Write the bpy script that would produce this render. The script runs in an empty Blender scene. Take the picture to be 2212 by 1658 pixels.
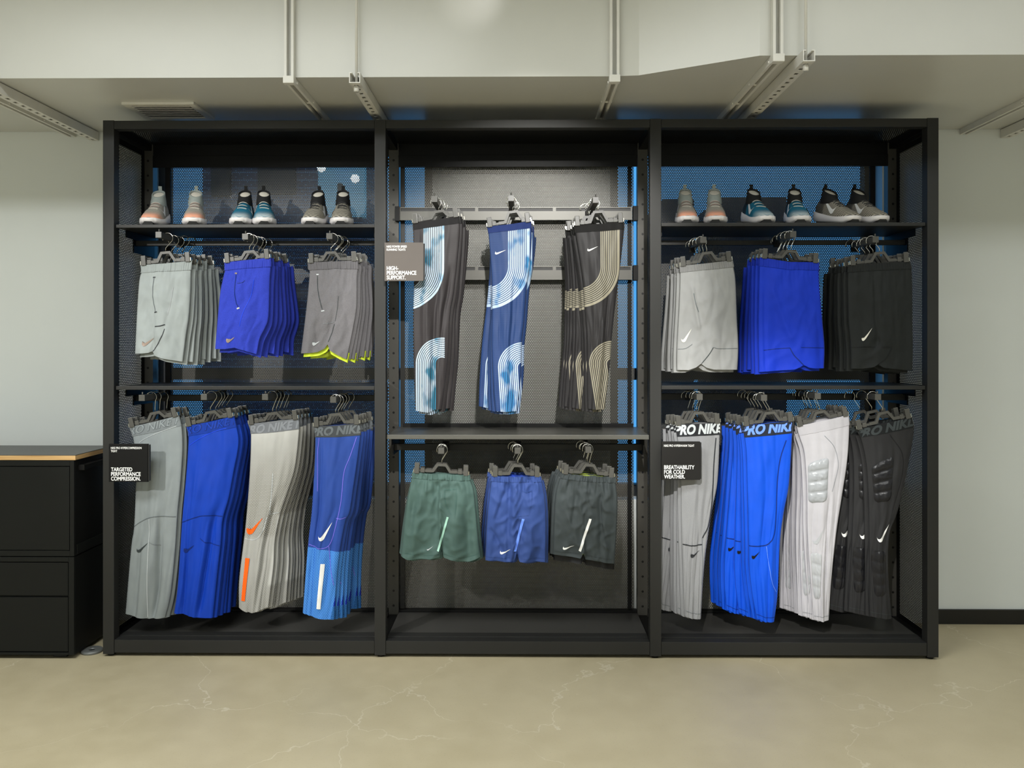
import bpy, bmesh, math, random
from mathutils import Vector, Matrix, noise
from mathutils.bvhtree import BVHTree

# ---------------------------------------------------------------- camera
FPX, CAMD, YAW, CZ, VH = 1740.0, 3.6, math.radians(0.6), 1.40, 745.0
scene = bpy.context.scene
COL = scene.collection
cd = bpy.data.cameras.new('camera')
cam = bpy.data.objects.new('camera', cd)
COL.objects.link(cam)
cd.sensor_fit = 'HORIZONTAL'
cd.sensor_width = 36.0
cd.lens = 36.0 * FPX / 2212.0
cd.shift_y = (VH - 829.0) / 2212.0
cd.clip_start = 0.05
cam.location = (0, -CAMD, CZ)
cam.rotation_euler = (math.pi / 2, 0, YAW)
scene.camera = cam

# ---------------------------------------------------------------- world + lights + exposure
def lin(c):
    return tuple(((v / 255.0) / 12.92 if v / 255.0 <= 0.04045 else ((v / 255.0 + 0.055) / 1.055) ** 2.4) for v in c)

world = bpy.data.worlds.new('dusk')
scene.world = world
world.use_nodes = True
wb = world.node_tree.nodes['Background']
wb.inputs[0].default_value = (0.07, 0.30, 0.62, 1)
wb.inputs[1].default_value = 1.55

def spot(name, loc, target, power, angle, blend=0.5, radius=0.035, color=(1, 0.93, 0.80)):
    l = bpy.data.lights.new(name, 'SPOT')
    l.energy = power
    l.spot_size = math.radians(angle)
    l.spot_blend = blend
    l.shadow_soft_size = radius
    l.color = color
    o = bpy.data.objects.new(name, l)
    COL.objects.link(o)
    o.location = loc
    o.rotation_euler = (Vector(target) - Vector(loc)).to_track_quat('-Z', 'Y').to_euler()
    return o

def area(name, loc, target, power, sx, sy, color=(0.97, 1, 1.0)):
    l = bpy.data.lights.new(name, 'AREA')
    l.energy = power; l.shape = 'RECTANGLE'; l.size = sx; l.size_y = sy; l.color = color
    o = bpy.data.objects.new(name, l); COL.objects.link(o)
    o.location = loc
    o.rotation_euler = (Vector(target) - Vector(loc)).to_track_quat('-Z', 'Y').to_euler()
    return o
YDUCT = -0.34
SPC = (1, 0.98, 0.94)
area('ceiling_panel', (-1.7, -2.7, 3.5), (-1.7, -3.5, 0), 205, 2.6, 1.4)
area('ceiling_panel', (1.9, -2.7, 3.5), (1.9, -3.5, 0), 90, 2.6, 1.4)
spot('spot_lamp', (-3.0, -3.6, 2.95), (-0.95, 0.1, 1.15), 440, 32, 0.75, color=SPC)
spot('spot_lamp', (0.25, -3.6, 2.95), (0.0, 0.3, 1.44), 500, 27, 0.4, color=SPC)
spot('spot_lamp', (-0.2, -3.6, 2.95), (1.08, 0.1, 0.70), 640, 19.5, 0.85, color=SPC)
spot('spot_lamp', (1.9, -3.6, 2.95), (1.2, 0.1, 0.8), 110, 18, 0.9, color=SPC)
spot('spot_lamp', (-0.15, -1.5, 3.3), (-0.2, YDUCT, 2.83), 9, 15, 1.0, 0.02, color=SPC)  # added lamp, imitates a lamp's reflection as a bright patch on the duct

vs = scene.view_settings
scene.display_settings.display_device = 'sRGB'
vs.view_transform = 'Standard'
vs.look = 'None'
vs.gamma = 1.0
vs.use_curve_mapping = False
vs.exposure = 0.0

# ---------------------------------------------------------------- projection helpers
CT, ST = math.cos(YAW), math.sin(YAW)
def at(u, v, y):
    t = (u - 1106.0) / FPX
    Y = y + CAMD
    x = Y * (t * CT - ST) / (CT + t * ST)
    zc = -x * ST + Y * CT
    return Vector((x, y, CZ - (v - VH) * zc / FPX))
def X(u, y): return at(u, VH, y).x
def Z(v, y, u=1106): return at(u, v, y).z

# ---------------------------------------------------------------- object helpers
def link(o, parent=None):
    COL.objects.link(o)
    if parent is not None: o.parent = parent
    return o
def meshobj(name, bm, m, parent=None, smooth=False):
    me = bpy.data.meshes.new(name)
    bm.to_mesh(me); bm.free()
    if smooth:
        for p in me.polygons: p.use_smooth = True
    if m is not None: me.materials.append(m)
    return link(bpy.data.objects.new(name, me), parent)
def pyobj(name, verts, faces, m, parent=None, smooth=False):
    me = bpy.data.meshes.new(name)
    me.from_pydata([tuple(v) for v in verts], [], faces)
    me.update()
    if smooth:
        for p in me.polygons: p.use_smooth = True
    if m is not None: me.materials.append(m)
    return link(bpy.data.objects.new(name, me), parent)
def empty(name, loc=(0, 0, 0), parent=None):
    o = bpy.data.objects.new(name, None)
    o.empty_display_size = 0.05
    link(o, parent); o.location = loc
    return o
def tag(o, label, cat, group=None):
    o['label'] = label; o['category'] = cat
    if group: o['group'] = group
    return o
def struct(o):
    o['kind'] = 'structure'; return o
def copy_tree(o, parent=None):
    c = o.copy(); COL.objects.link(c); c.parent = parent
    for ch in o.children: copy_tree(ch, c)
    return c
def addbox(bm, x0, x1, y0, y1, z0, z1, bev=0.0, mat=None):
    v = [bm.verts.new(p) for p in ((x0,y0,z0),(x1,y0,z0),(x1,y1,z0),(x0,y1,z0),(x0,y0,z1),(x1,y0,z1),(x1,y1,z1),(x0,y1,z1))]
    fs = [bm.faces.new([v[i] for i in f]) for f in ((3,2,1,0),(4,5,6,7),(0,1,5,4),(1,2,6,5),(2,3,7,6),(3,0,4,7))]
    if mat is not None:
        for q in v: q.co = mat @ q.co
    if bev > 0:
        es = list({e for f in fs for e in f.edges})
        bmesh.ops.bevel(bm, geom=es, offset=bev, segments=2, affect='EDGES', profile=0.7)
def box(name, x0, x1, y0, y1, z0, z1, m, parent=None, bev=0.0):
    bm = bmesh.new()
    x0, x1 = min(x0, x1), max(x0, x1); y0, y1 = min(y0, y1), max(y0, y1); z0, z1 = min(z0, z1), max(z0, z1)
    addbox(bm, x0, x1, y0, y1, z0, z1, bev)
    return meshobj(name, bm, m, parent)
def addtube(bm, pts, r, n=8, cap=True):
    pts = [Vector(p) for p in pts]
    rings = []
    for i, p in enumerate(pts):
        d = (pts[min(i + 1, len(pts) - 1)] - pts[max(i - 1, 0)]).normalized()
        a = Vector((0, 1, 0)) if abs(d.y) < 0.9 else Vector((1, 0, 0))
        e1 = d.cross(a).normalized(); e2 = d.cross(e1).normalized()
        rr = r[i] if isinstance(r, (list, tuple)) else r
        rings.append([bm.verts.new(p + (e1 * math.cos(2*math.pi*k/n) + e2 * math.sin(2*math.pi*k/n)) * rr) for k in range(n)])
    for a, b in zip(rings, rings[1:]):
        for k in range(n):
            bm.faces.new((a[k], a[(k+1) % n], b[(k+1) % n], b[k]))
    if cap:
        bm.faces.new(rings[0][::-1]); bm.faces.new(rings[-1])
def tube(name, pts, r, m, parent=None, n=8):
    bm = bmesh.new(); addtube(bm, pts, r, n)
    return meshobj(name, bm, m, parent, True)
def prism(bm, poly, y0, y1):
    """closed prism from a polygon in the xz plane"""
    a = [bm.verts.new((p[0], y0, p[1])) for p in poly]
    b = [bm.verts.new((p[0], y1, p[1])) for p in poly]
    n = len(poly)
    bm.faces.new(a); bm.faces.new(b[::-1])
    for i in range(n):
        bm.faces.new((a[i], b[i], b[(i+1) % n], a[(i+1) % n]))

# ---------------------------------------------------------------- node helpers
class E:
    """a tiny expression wrapper around math nodes"""
    def __init__(s, nt, k): s.nt, s.k = nt, k
    def _m(s, op, *a):
        n = s.nt.nodes.new('ShaderNodeMath'); n.operation = op
        for i, q in enumerate((s,) + a):
            q = q.k if isinstance(q, E) else q
            if isinstance(q, (int, float)): n.inputs[i].default_value = q
            else: s.nt.links.new(q, n.inputs[i])
        return E(s.nt, n.outputs[0])
    def __add__(s, o): return s._m('ADD', o)
    def __sub__(s, o): return s._m('SUBTRACT', o)
    def __mul__(s, o): return s._m('MULTIPLY', o)
    def __truediv__(s, o): return s._m('DIVIDE', o)
    def __radd__(s, o): return s._m('ADD', o)
    def __rmul__(s, o): return s._m('MULTIPLY', o)
    def __rsub__(s, o): return s._m('MULTIPLY', -1.0)._m('ADD', o)
    def sin(s): return s._m('SINE')
    def abs(s): return s._m('ABSOLUTE')
    def sqrt(s): return s._m('SQRT')
    def frac(s): return s._m('FRACT')
    def lt(s, o): return s._m('LESS_THAN', o)
    def gt(s, o): return s._m('GREATER_THAN', o)
    def mn(s, o): return s._m('MINIMUM', o)
    def mx(s, o): return s._m('MAXIMUM', o)
    def sat(s): return s._m('MAXIMUM', 0.0)._m('MINIMUM', 1.0)
    def ramp(s, a, b): return ((s - a) / (b - a)).sat()
def mixc(nt, f, a, b):
    n = nt.nodes.new('ShaderNodeMix'); n.data_type = 'RGBA'
    for i, q in ((0, f), (6, a), (7, b)):
        q = q.k if isinstance(q, E) else q
        if isinstance(q, (int, float)): n.inputs[i].default_value = q
        elif isinstance(q, tuple): n.inputs[i].default_value = (q + (1,))[:4]
        else: nt.links.new(q, n.inputs[i])
    return n.outputs[2]
def newmat(name):
    m = bpy.data.materials.new(name); m.use_nodes = True
    nt = m.node_tree
    return m, nt, nt.nodes['Principled BSDF']
def coords(nt, which='Object'):
    c = nt.nodes.new('ShaderNodeTexCoord'); s = nt.nodes.new('ShaderNodeSeparateXYZ')
    nt.links.new(c.outputs[which], s.inputs[0])
    return tuple(E(nt, s.outputs[i]) for i in range(3)), c.outputs[which]
def noisetex(nt, vec, scale, detail=3.0, rough=0.5, dist=0.0):
    n = nt.nodes.new('ShaderNodeTexNoise')
    nt.links.new(vec, n.inputs['Vector'])
    n.inputs['Scale'].default_value = scale; n.inputs['Detail'].default_value = detail
    n.inputs['Roughness'].default_value = rough; n.inputs['Distortion'].default_value = dist
    return E(nt, n.outputs[0])
def bump(nt, p, h, strength=0.3, dist=0.001):
    b = nt.nodes.new('ShaderNodeBump')
    b.inputs['Strength'].default_value = strength; b.inputs['Distance'].default_value = dist
    nt.links.new(h.k, b.inputs['Height']); nt.links.new(b.outputs[0], p.inputs['Normal'])
def scaled(nt, vec, sx, sy, sz):
    m = nt.nodes.new('ShaderNodeMapping'); nt.links.new(vec, m.inputs[0])
    m.inputs['Scale'].default_value = (sx, sy, sz)
    return m.outputs[0]
def setcol(nt, p, c):
    if isinstance(c, tuple): p.inputs['Base Color'].default_value = (c + (1,))[:4]
    else: nt.links.new(c, p.inputs['Base Color'])

def plain(name, rgb, rough=0.5, metal=0.0, var=0.08, scale=12.0, bmp=0.0, spec=0.5):
    m, nt, p = newmat(name)
    c = lin(rgb)
    _, v = coords(nt)
    n = noisetex(nt, v, scale, 4)
    d = tuple(q * (1 - var) for q in c); e = tuple(min(1, q * (1 + var)) for q in c)
    setcol(nt, p, mixc(nt, n.ramp(0.3, 0.7), d, e))
    p.inputs['Roughness'].default_value = rough; p.inputs['Metallic'].default_value = metal
    p.inputs['Specular IOR Level'].default_value = spec
    if bmp > 0: bump(nt, p, noisetex(nt, v, scale * 20, 2), bmp, 0.0006)
    return m

def hexdots(a, b, pa, pb, r):
    """1 inside the dots of a hexagonal lattice (pitch pa along a, row step pb along b)"""
    def grid(oa, ob):
        fa = ((a / pa + oa).frac() - 0.5) * pa
        fb = ((b / (2 * pb) + ob).frac() - 0.5) * (2 * pb)
        return (fa * fa + fb * fb).sqrt()
    return grid(0.0, 0.0).mn(grid(0.5, 0.5)).lt(r)

def perforated(name, rgb, ax, r=0.0025, pitch=0.0091, rough=0.45):
    m, nt, p = newmat(name)
    setcol(nt, p, lin(rgb)); p.inputs['Roughness'].default_value = rough
    p.inputs['Metallic'].default_value = 0.3
    o, _ = coords(nt)
    h = hexdots(o[ax[0]], o[ax[1]], pitch, pitch * 0.87, r)
    tr = nt.nodes.new('ShaderNodeBsdfTransparent'); mx = nt.nodes.new('ShaderNodeMixShader')
    nt.links.new(h.k, mx.inputs[0]); nt.links.new(p.outputs[0], mx.inputs[1]); nt.links.new(tr.outputs[0], mx.inputs[2])
    nt.links.new(mx.outputs[0], nt.nodes['Material Output'].inputs[0])
    return m

MET = plain('unit_metal', (47, 47, 46), 0.45, 0.3, 0.05, 5, 0, 0.35)
METD = plain('unit_metal_dark', (12, 12, 12), 0.5, 0.2, 0.05, 5, 0, 0.3)
PERF_XZ = perforated('perforated_back', (86, 84, 78), (0, 2))
PERF_YZ = perforated('perforated_side', (30, 30, 29), (1, 2), 0.003)
PERF_XY = perforated('perforated_top', (26, 26, 26), (0, 1), 0.0023)
def slotted_mat():
    m, nt, p = newmat('slotted_upright')
    setcol(nt, p, lin((74, 72, 67))); p.inputs['Roughness'].default_value = 0.45; p.inputs['Metallic'].default_value = 0.3
    o, _ = coords(nt)
    dz = ((o[2] / 0.0735).frac() - 0.5) * 0.0735
    h = ((o[0] * o[0] + dz * dz).sqrt()).lt(0.0058)
    setcol(nt, p, mixc(nt, h, lin((74, 72, 67)), (0.002, 0.002, 0.002)))
    return m
SLOT = slotted_mat()
BLACK = plain('black_plastic', (22, 22, 22), 0.45, 0, 0.05)
HANG = plain('hanger_plastic', (76, 75, 71), 0.35, 0, 0.06)
CHROME = plain('hook_chrome', (200, 198, 190), 0.18, 1.0, 0.02)
WALLM = plain('wall_paint', (222, 226, 224), 0.75, 0, 0.02, 2.0, 0.05)
DUCTM = plain('duct_paint', (206, 206, 200), 0.32, 0, 0.025, 2.5, 0.02)
CHANM = plain('channel_paint', (222, 220, 213), 0.4, 0, 0.04)

def floor_mat():
    m, nt, p = newmat('polished_concrete')
    _, v = coords(nt)
    n1 = noisetex(nt, v, 0.9, 5, 0.6); n2 = noisetex(nt, v, 9, 4); n3 = noisetex(nt, v, 160, 2)
    c = mixc(nt, n1.ramp(0.35, 0.65), lin((178, 166, 135)), lin((191, 179, 149)))
    c = mixc(nt, n2.ramp(0.4, 0.75) * 0.35, c, lin((199, 188, 158)))
    vo = nt.nodes.new('ShaderNodeTexVoronoi'); vo.feature = 'DISTANCE_TO_EDGE'
    dv = nt.nodes.new('ShaderNodeVectorMath'); dv.operation = 'ADD'
    nn = nt.nodes.new('ShaderNodeTexNoise'); nn.inputs['Scale'].default_value = 2.3; nn.inputs['Detail'].default_value = 6
    nt.links.new(v, nn.inputs['Vector'])
    sc = nt.nodes.new('ShaderNodeVectorMath'); sc.operation = 'SCALE'; sc.inputs['Scale'].default_value = 0.75
    nt.links.new(nn.outputs['Color'], sc.inputs[0]); nt.links.new(v, dv.inputs[0]); nt.links.new(sc.outputs[0], dv.inputs[1])
    nt.links.new(dv.outputs[0], vo.inputs['Vector']); vo.inputs['Scale'].default_value = 1.05
    crack = 1.0 - E(nt, vo.outputs['Distance']).ramp(0.0, 0.0045)
    crack = crack * noisetex(nt, v, 1.7, 2).ramp(0.36, 0.5) * 0.7
    c = mixc(nt, crack, c, lin((214, 205, 182)))
    c = mixc(nt, n3.ramp(0.62, 0.75) * 0.25, c, lin((130, 120, 98)))
    setcol(nt, p, c)
    nt.links.new((0.40 + n2 * 0.2).k, p.inputs['Roughness'])
    bump(nt, p, n3, 0.06, 0.0005)
    return m
FLOORM = floor_mat()

# ---------------------------------------------------------------- the room
YW = 0.48
struct(box('floor', -5.2, 5.2, -6.5, YW + 0.2, -0.05, 0, FLOORM))
struct(box('ceiling', -5.2, 5.2, -6.5, YW + 0.2, 3.6, 3.65, WALLM))
struct(box('wall_left', -5.25, -5.2, -6.5, YW + 0.2, 0, 3.6, WALLM))
struct(box('wall_right', 5.2, 5.25, -6.5, YW + 0.2, 0, 3.6, WALLM))
struct(box('wall_front', -5.2, 5.2, -6.55, -6.5, 0, 3.6, WALLM))
WX = [(X(326, YW), X(934, YW)), (X(1318, YW), X(1906, YW))]
WZ0, WZ1 = 0.62, 2.48
bm = bmesh.new()
xs = [-5.2, WX[0][0], WX[0][1], WX[1][0], WX[1][1], 5.2]
for i in (0, 2, 4): addbox(bm, xs[i], xs[i + 1], YW, YW + 0.2, 0, 3.6)
for i in (1, 3):
    addbox(bm, xs[i], xs[i + 1], YW, YW + 0.2, 0, WZ0)
    addbox(bm, xs[i], xs[i + 1], YW, YW + 0.2, WZ1, 3.6)
struct(meshobj('wall_back', bm, WALLM))
GLASS, gnt, gp = newmat('window_glass')
gp.inputs['Roughness'].default_value = 0.0
gl = gnt.nodes.new('ShaderNodeBsdfTransparent'); gl.inputs[0].default_value = (0.93, 0.97, 1, 1)
gg = gnt.nodes.new('ShaderNodeBsdfGlossy'); gg.inputs['Roughness'].default_value = 0.02
gm = gnt.nodes.new('ShaderNodeMixShader'); gm.inputs[0].default_value = 0.04
gnt.links.new(gl.outputs[0], gm.inputs[1]); gnt.links.new(gg.outputs[0], gm.inputs[2])
gnt.links.new(gm.outputs[0], gnt.nodes['Material Output'].inputs[0])
WFR = plain('window_frame_metal', (52, 54, 56), 0.5, 0.2)
for i, (a, b) in enumerate(WX):
    w = struct(empty('window_%d' % (i + 1), ((a + b) / 2, YW + 0.12, WZ0)))
    hw, h = (b - a) / 2, WZ1 - WZ0
    box('frame_stile', -hw, -hw + 0.05, -0.03, 0.03, 0, h, WFR, w, 0.003)
    box('frame_stile', hw - 0.05, hw, -0.03, 0.03, 0, h, WFR, w, 0.003)
    box('frame_rail', -hw + 0.05, hw - 0.05, -0.03, 0.03, 0, 0.06, WFR, w, 0.003)
    box('frame_rail', -hw + 0.05, hw - 0.05, -0.03, 0.03, h - 0.06, h, WFR, w, 0.003)
    box('transom', -hw + 0.05, hw - 0.05, -0.03, 0.03, 0.0 + 0.60, 0.0 + 0.66, WFR, w, 0.003)
    box('pane', -hw + 0.045, hw - 0.045, -0.006, 0.006, 0.66, h - 0.055, GLASS, w)
    box('pane', -hw + 0.045, hw - 0.045, -0.006, 0.006, 0.055, 0.60, GLASS, w)
BBM = plain('baseboard_black', (14, 14, 14), 0.4)
struct(box('baseboard_right', X(2020, YW), 5.2, YW - 0.015, YW, 0, 0.072, BBM))
struct(box('baseboard_left', -5.2, X(240, YW), YW - 0.015, YW, 0, 0.072, BBM))

# dusk street beyond the windows
BRICK, bnt, bp = newmat('street_brick')
_, bv = coords(bnt)
bt = bnt.nodes.new('ShaderNodeTexBrick'); bnt.links.new(scaled(bnt, bv, 1, 1, 1), bt.inputs['Vector'])
bt.inputs['Color1'].default_value = lin((120, 96, 110)) + (1,); bt.inputs['Color2'].default_value = lin((96, 84, 104)) + (1,)
bt.inputs['Mortar'].default_value = lin((150, 160, 180)) + (1,); bt.inputs['Scale'].default_value = 6.0
mp = bt.inputs['Vector'].links[0].from_node; mp.inputs['Rotation'].default_value = (math.pi / 2, 0, 0)
bnt.links.new(bt.outputs[0], bp.inputs['Base Color']); bp.inputs['Roughness'].default_value = 0.9
DKB = plain('street_dark', (34, 40, 50), 0.8)
LAMPM, lnt, lp = newmat('street_lamp_glow')
lp.inputs['Emission Color'].default_value = (0.8, 0.95, 1, 1); lp.inputs['Emission Strength'].default_value = 9
LITW, lnt, lp = newmat('lit_window_glow')
lp.inputs['Emission Color'].default_value = (0.05, 0.35, 0.5, 1); lp.inputs['Emission Strength'].default_value = 0.7
YB = 5.0
b1 = tag(empty('brick_building', (X(610, YB), YB, -1)), 'dim brick building across the street seen through the left bay back panel', 'building')
hw = (X(800, YB) - X(455, YB)) / 2
box('facade', -hw, hw, 0, 1.5, 0, 6.2, BRICK, b1)
for u0, u1, v0, v1, m in ((415 + 45, 500, 330, 425, DKB), (560, 640, 300, 420, DKB), (560, 640, 600, 720, DKB), (690, 790, 320, 470, LITW), (690, 790, 600, 720, DKB)):
    a = at(u0, v1, YB); c = at(u1, v0, YB)
    box('window_pane', a.x - b1.location.x, c.x - b1.location.x, -0.06, 0.05, a.z + 1, c.z + 1, m, b1, 0.01)
sl = at(735, 375, YB - 0.5)
lm = tag(empty('street_lamp', (sl.x, YB - 0.5, -1)), 'glowing street lamp cluster outside behind the left bay', 'street lamp')
tube('pole', [(0, 0, 0), (0, 0, sl.z + 0.9)], 0.03, DKB, lm)
for k, (dx, dz) in enumerate(((-0.18, 0.05), (0.0, 0.16), (0.16, -0.06))):
    bm = bmesh.new(); bmesh.ops.create_icosphere(bm, subdivisions=2, radius=0.045)
    o = meshobj('lamp_globe', bm, LAMPM, lm, True); o.location = (dx, -0.05, sl.z + 1 + dz)
b2 = tag(empty('low_building', (X(1640, YB), YB, -1)), 'dark low flat-roofed building outside behind the right bay', 'building')
for u0, u1, v1 in ((1430, 1500, 430), (1560, 1700, 425)):
    a, c = at(u0, 1200, YB), at(u1, v1, YB)
    box('block', a.x - b2.location.x, c.x - b2.location.x, 0, 1.2, 0, c.z + 1, DKB, b2, 0.02)
GRD = plain('street_asphalt', (60, 66, 74), 0.8)
struct(box('street_ground', -7, 7, YW + 0.25, 9, -1.05, -1.0, GRD))

# ---------------------------------------------------------------- ventilation duct, channels, vent
ZD = 2.486
YF0, YF1 = -0.34, -0.567
duct = tag(empty('ventilation_duct', (0, 0, ZD)), 'big white painted air duct running along the wall above the display unit', 'duct')
def plan_prism(name, poly, z0, z1, m, parent, bev=0):
    bm = bmesh.new()
    a = [bm.verts.new((p[0], p[1], z0)) for p in poly]; b = [bm.verts.new((p[0], p[1], z1)) for p in poly]
    n = len(poly)
    bm.faces.new(a[::-1]); bm.faces.new(b)
    for i in range(n): bm.faces.new((a[i], a[(i+1) % n], b[(i+1) % n], b[i]))
    bmesh.ops.recalc_face_normals(bm, faces=bm.faces)
    return meshobj(name, bm, m, parent)
xa, xb, xc = X(628, YF0), X(1326, YF0), X(1676, YF1)
YBK = YW - 0.004
plan_prism('duct_section', [(-5.1, YF0), (xa, YF0), (xa, YBK), (-5.1, YBK)], 0, 0.95, DUCTM, duct)
plan_prism('duct_section', [(xa, YF0), (xb, YF0), (xb, YBK), (xa, YBK)], 0, 0.95, DUCTM, duct)
plan_prism('duct_reducer', [(xb, YF0), (xb + 0.10, YF0 - 0.01), (xc - 0.06, YF1), (xc, YF1), (xc, YBK), (xb, YBK)], 0, 0.95, DUCTM, duct)
plan_prism('duct_section', [(xc, YF1), (5.1, YF1), (5.1, YBK), (xc, YBK)], 0, 0.95, DUCTM, duct)
def flange(x, yf):
    f = empty('flange', (x, 0, 0), duct)
    for s in (-1, 1):
        box('flange_upright', s * 0.014 - 0.0055, s * 0.014 + 0.0055, yf - 0.028, yf, -0.024, 0.95, CHANM, f, 0.002)
        box('flange_strip', s * 0.014 - 0.0055, s * 0.014 + 0.0055, yf, YBK, -0.028, 0, CHANM, f, 0.002)
    box('corner_clip', -0.022, 0.022, yf - 0.036, yf - 0.004, -0.034, -0.004, CHANM, f, 0.004)
    for k in range(3):
        tube('bolt', [(-0.024, yf + 0.02 + k * 0.26, -0.018), (0.024, yf + 0.02 + k * 0.26, -0.018)], 0.005, CHANM, f)
flange(xa, YF0); flange(xb, YF0); flange(xc, YF1)
flange(X(150, 0.45), YF0); flange(X(2088, 0.45), YF1)

def channel(x, y0, y1, label):
    c = tag(empty('strut_channel', (x, y0, ZD - 0.046)), label, 'channel', 'trapeze channels carrying the duct')
    L = y1 - y0; w = 0.022; t = 0.0035; h = 0.042
    box('side_wall', -w, -w + t, 0, L, 0, h, CHANM, c); box('side_wall', w - t, w, 0, L, 0, h, CHANM, c)
    bm = bmesh.new()
    addbox(bm, -w + t, -0.0075, 0, L, 0, t); addbox(bm, 0.0075, w - t, 0, L, 0, t)
    k = 0.0
    while k < L:
        addbox(bm, -0.0075, 0.0075, k, min(L, k + 0.026), 0, t); k += 0.052
    meshobj('slotted_base', bm, CHANM, c)
    box('lip', -w + t, -w + 0.011, 0, L, h - t, h, CHANM, c); box('lip', w - 0.011, w - t, 0, L, h - t, h, CHANM, c)
    tube('threaded_rod', [(0, 0.035, -0.02), (0, 0.035, 1.1)], 0.0055, CHANM, c) if y0 < -0.3 else None
    tube('end_nut', [(0, 0.035, -0.024), (0, 0.035, -0.003)], 0.011, CHANM, c, 6)
    return c
channel(X(766, YF0 - 0.07), YF0 - 0.07, YBK, 'white slotted strut channel with rod under the duct above the middle bay')
channel(X(1748, YF1 - 0.07), YF1 - 0.07, YBK, 'white slotted strut channel with rod under the wider right part of the duct')
channel(X(196, 0.44), YF0 - 0.07, YBK, 'white slotted strut channel at far left beside the display unit')
channel(X(2180, 0.44), YF1 - 0.07, YBK, 'white slotted strut channel at the right edge of the picture')

vent = empty('ceiling_vent', (0, 0, ZD)); tag(vent, 'white slatted air grille set in the duct underside above the left bay', 'vent')
def ydep(v): return FPX * (ZD - CZ) / (VH - v) - CAMD     # depth of a point on the duct underside
y0v, y1v = ydep(217), ydep(252)
vx0, vx1 = X(262, y0v), X(418, y0v)
fr = 0.03
box('frame', vx0, vx1, y0v, y0v + fr, -0.012, 0, CHANM, vent, 0.003); box('frame', vx0, vx1, y1v - fr, y1v, -0.012, 0, CHANM, vent, 0.003)
box('frame', vx0, vx0 + fr, y0v + fr, y1v - fr, -0.012, 0, CHANM, vent, 0.003); box('frame', vx1 - fr, vx1, y0v + fr, y1v - fr, -0.012, 0, CHANM, vent, 0.003)
box('backing', vx0 + fr, vx1 - fr, y0v + fr, y1v - fr, -0.0015, -0.0005, BLACK, vent)
ns = 7
for k in range(ns):
    yy = y0v + fr + (y1v - y0v - 2 * fr) * (k + 0.5) / ns
    bm = bmesh.new()
    addbox(bm, vx0 + fr, vx1 - fr, -0.012, 0.012, -0.001, 0.001, 0, Matrix.Translation((0, yy, -0.0065)) @ Matrix.Rotation(math.radians(35), 4, 'X'))
    meshobj('slat', bm, CHANM, vent)

# ---------------------------------------------------------------- display unit
PW = 0.05
UZ0, UZ1 = 0.012, Z(257, 0)
YP = 0.385                                   # front of the rear uprights
BASEM = plain('base_metal', (74, 73, 70), 0.4, 0.3, 0.05, 5)
pc = [X(234, 0), X(821, 0), X(1416.5, 0), X(2015.5, 0)]
unit = tag(empty('display_unit', (0, 0, 0)), 'tall black metal three-bay shop display unit with perforated panels', 'display unit')
for x in pc:
    p = box('front_post', x - PW / 2, x + PW / 2, 0, 0.05, UZ0, UZ1, MET, unit, 0.0025)
    tube('foot', [(x, 0.03, 0), (x, 0.03, UZ0 + 0.002)], 0.016, BLACK, unit, 12)
    o = box('slotted_upright', -PW / 2, PW / 2, 0, 0.045, UZ0, UZ1, SLOT, unit, 0.002); o.location.x = x; o.location.y = YP
    tube('foot', [(x, YP + 0.02, 0), (x, YP + 0.02, UZ0 + 0.002)], 0.016, BLACK, unit, 12)
    box('depth_rail', x - 0.02, x + 0.02, 0.05, YP, UZ1 - 0.045, UZ1 - 0.002, METD, unit, 0.002)
    box('depth_rail', x - 0.02, x + 0.02, 0.05, YP, UZ0, UZ0 + 0.055, METD, unit, 0.002)
zb_top = Z(276, 0); zb0, zb1 = Z(1413, 0), Z(1385, 0)
for i in range(3):
    a, b = pc[i] + PW / 2 + 0.001, pc[i + 1] - PW / 2 - 0.001
    box('top_beam', a, b, 0, 0.045, zb_top, UZ1 - 0.002, MET, unit, 0.0025)
    box('rear_top_beam', a, b, YP, YP + 0.04, UZ1 - 0.07, UZ1 - 0.002, METD, unit, 0.002)
    box('rear_header', a, b, YP - 0.006, YP - 0.001, UZ1 - 0.13, UZ1 - 0.0701, METD, unit, 0.002)
    box('bottom_beam', a, b, 0.002, 0.05, zb0, zb1, MET, unit, 0.0025)
    box('base_lip', a, b, 0.051, 0.10, zb0 + 0.02, zb1 + 0.004, MET, unit, 0.002)
    box('base_panel', a, b, 0.1005, YP - 0.002, zb1 - 0.012, zb1 + 0.002, BASEM, unit, 0.001)
    box('rear_bottom_beam', a, b, YP, YP + 0.04, UZ0, zb1 + 0.012, METD, unit, 0.002)
    box('top_panel', a, b, 0.075, YP - 0.002, UZ1 - 0.016, UZ1 - 0.0145, PERF_XY, unit)
    box('top_panel_rim', a, b, 0.0455, 0.0745, UZ1 - 0.02, UZ1 - 0.004, METD, unit)
    if i == 1: pa, pb = a + 0.022, b - 0.014
    else: pa, pb = (a + 0.075, b) if i == 0 else (a, b - 0.075)
    yb = YP + 0.03
    box('back_panel', pa, pb, yb, yb + 0.0015, zb1 + 0.014, UZ1 - 0.072, PERF_XZ, unit)
    if i == 1:
        box('panel_stile', a + 0.004, a + 0.026, yb - 0.012, yb - 0.001, zb1 + 0.014, UZ1 - 0.072, MET, unit, 0.001)
        box('panel_stile', b - 0.045, b - 0.026, yb - 0.012, yb - 0.001, zb1 + 0.014, UZ1 - 0.072, METD, unit, 0.001)
    elif i == 0:
        box('panel_stile', a + 0.052, a + 0.078, yb - 0.012, yb - 0.001, zb1 + 0.014, UZ1 - 0.072, METD, unit, 0.001)
    else:
        box('panel_stile', b - 0.078, b - 0.052, yb - 0.012, yb - 0.001, zb1 + 0.014, UZ1 - 0.072, METD, unit, 0.001)
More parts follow.
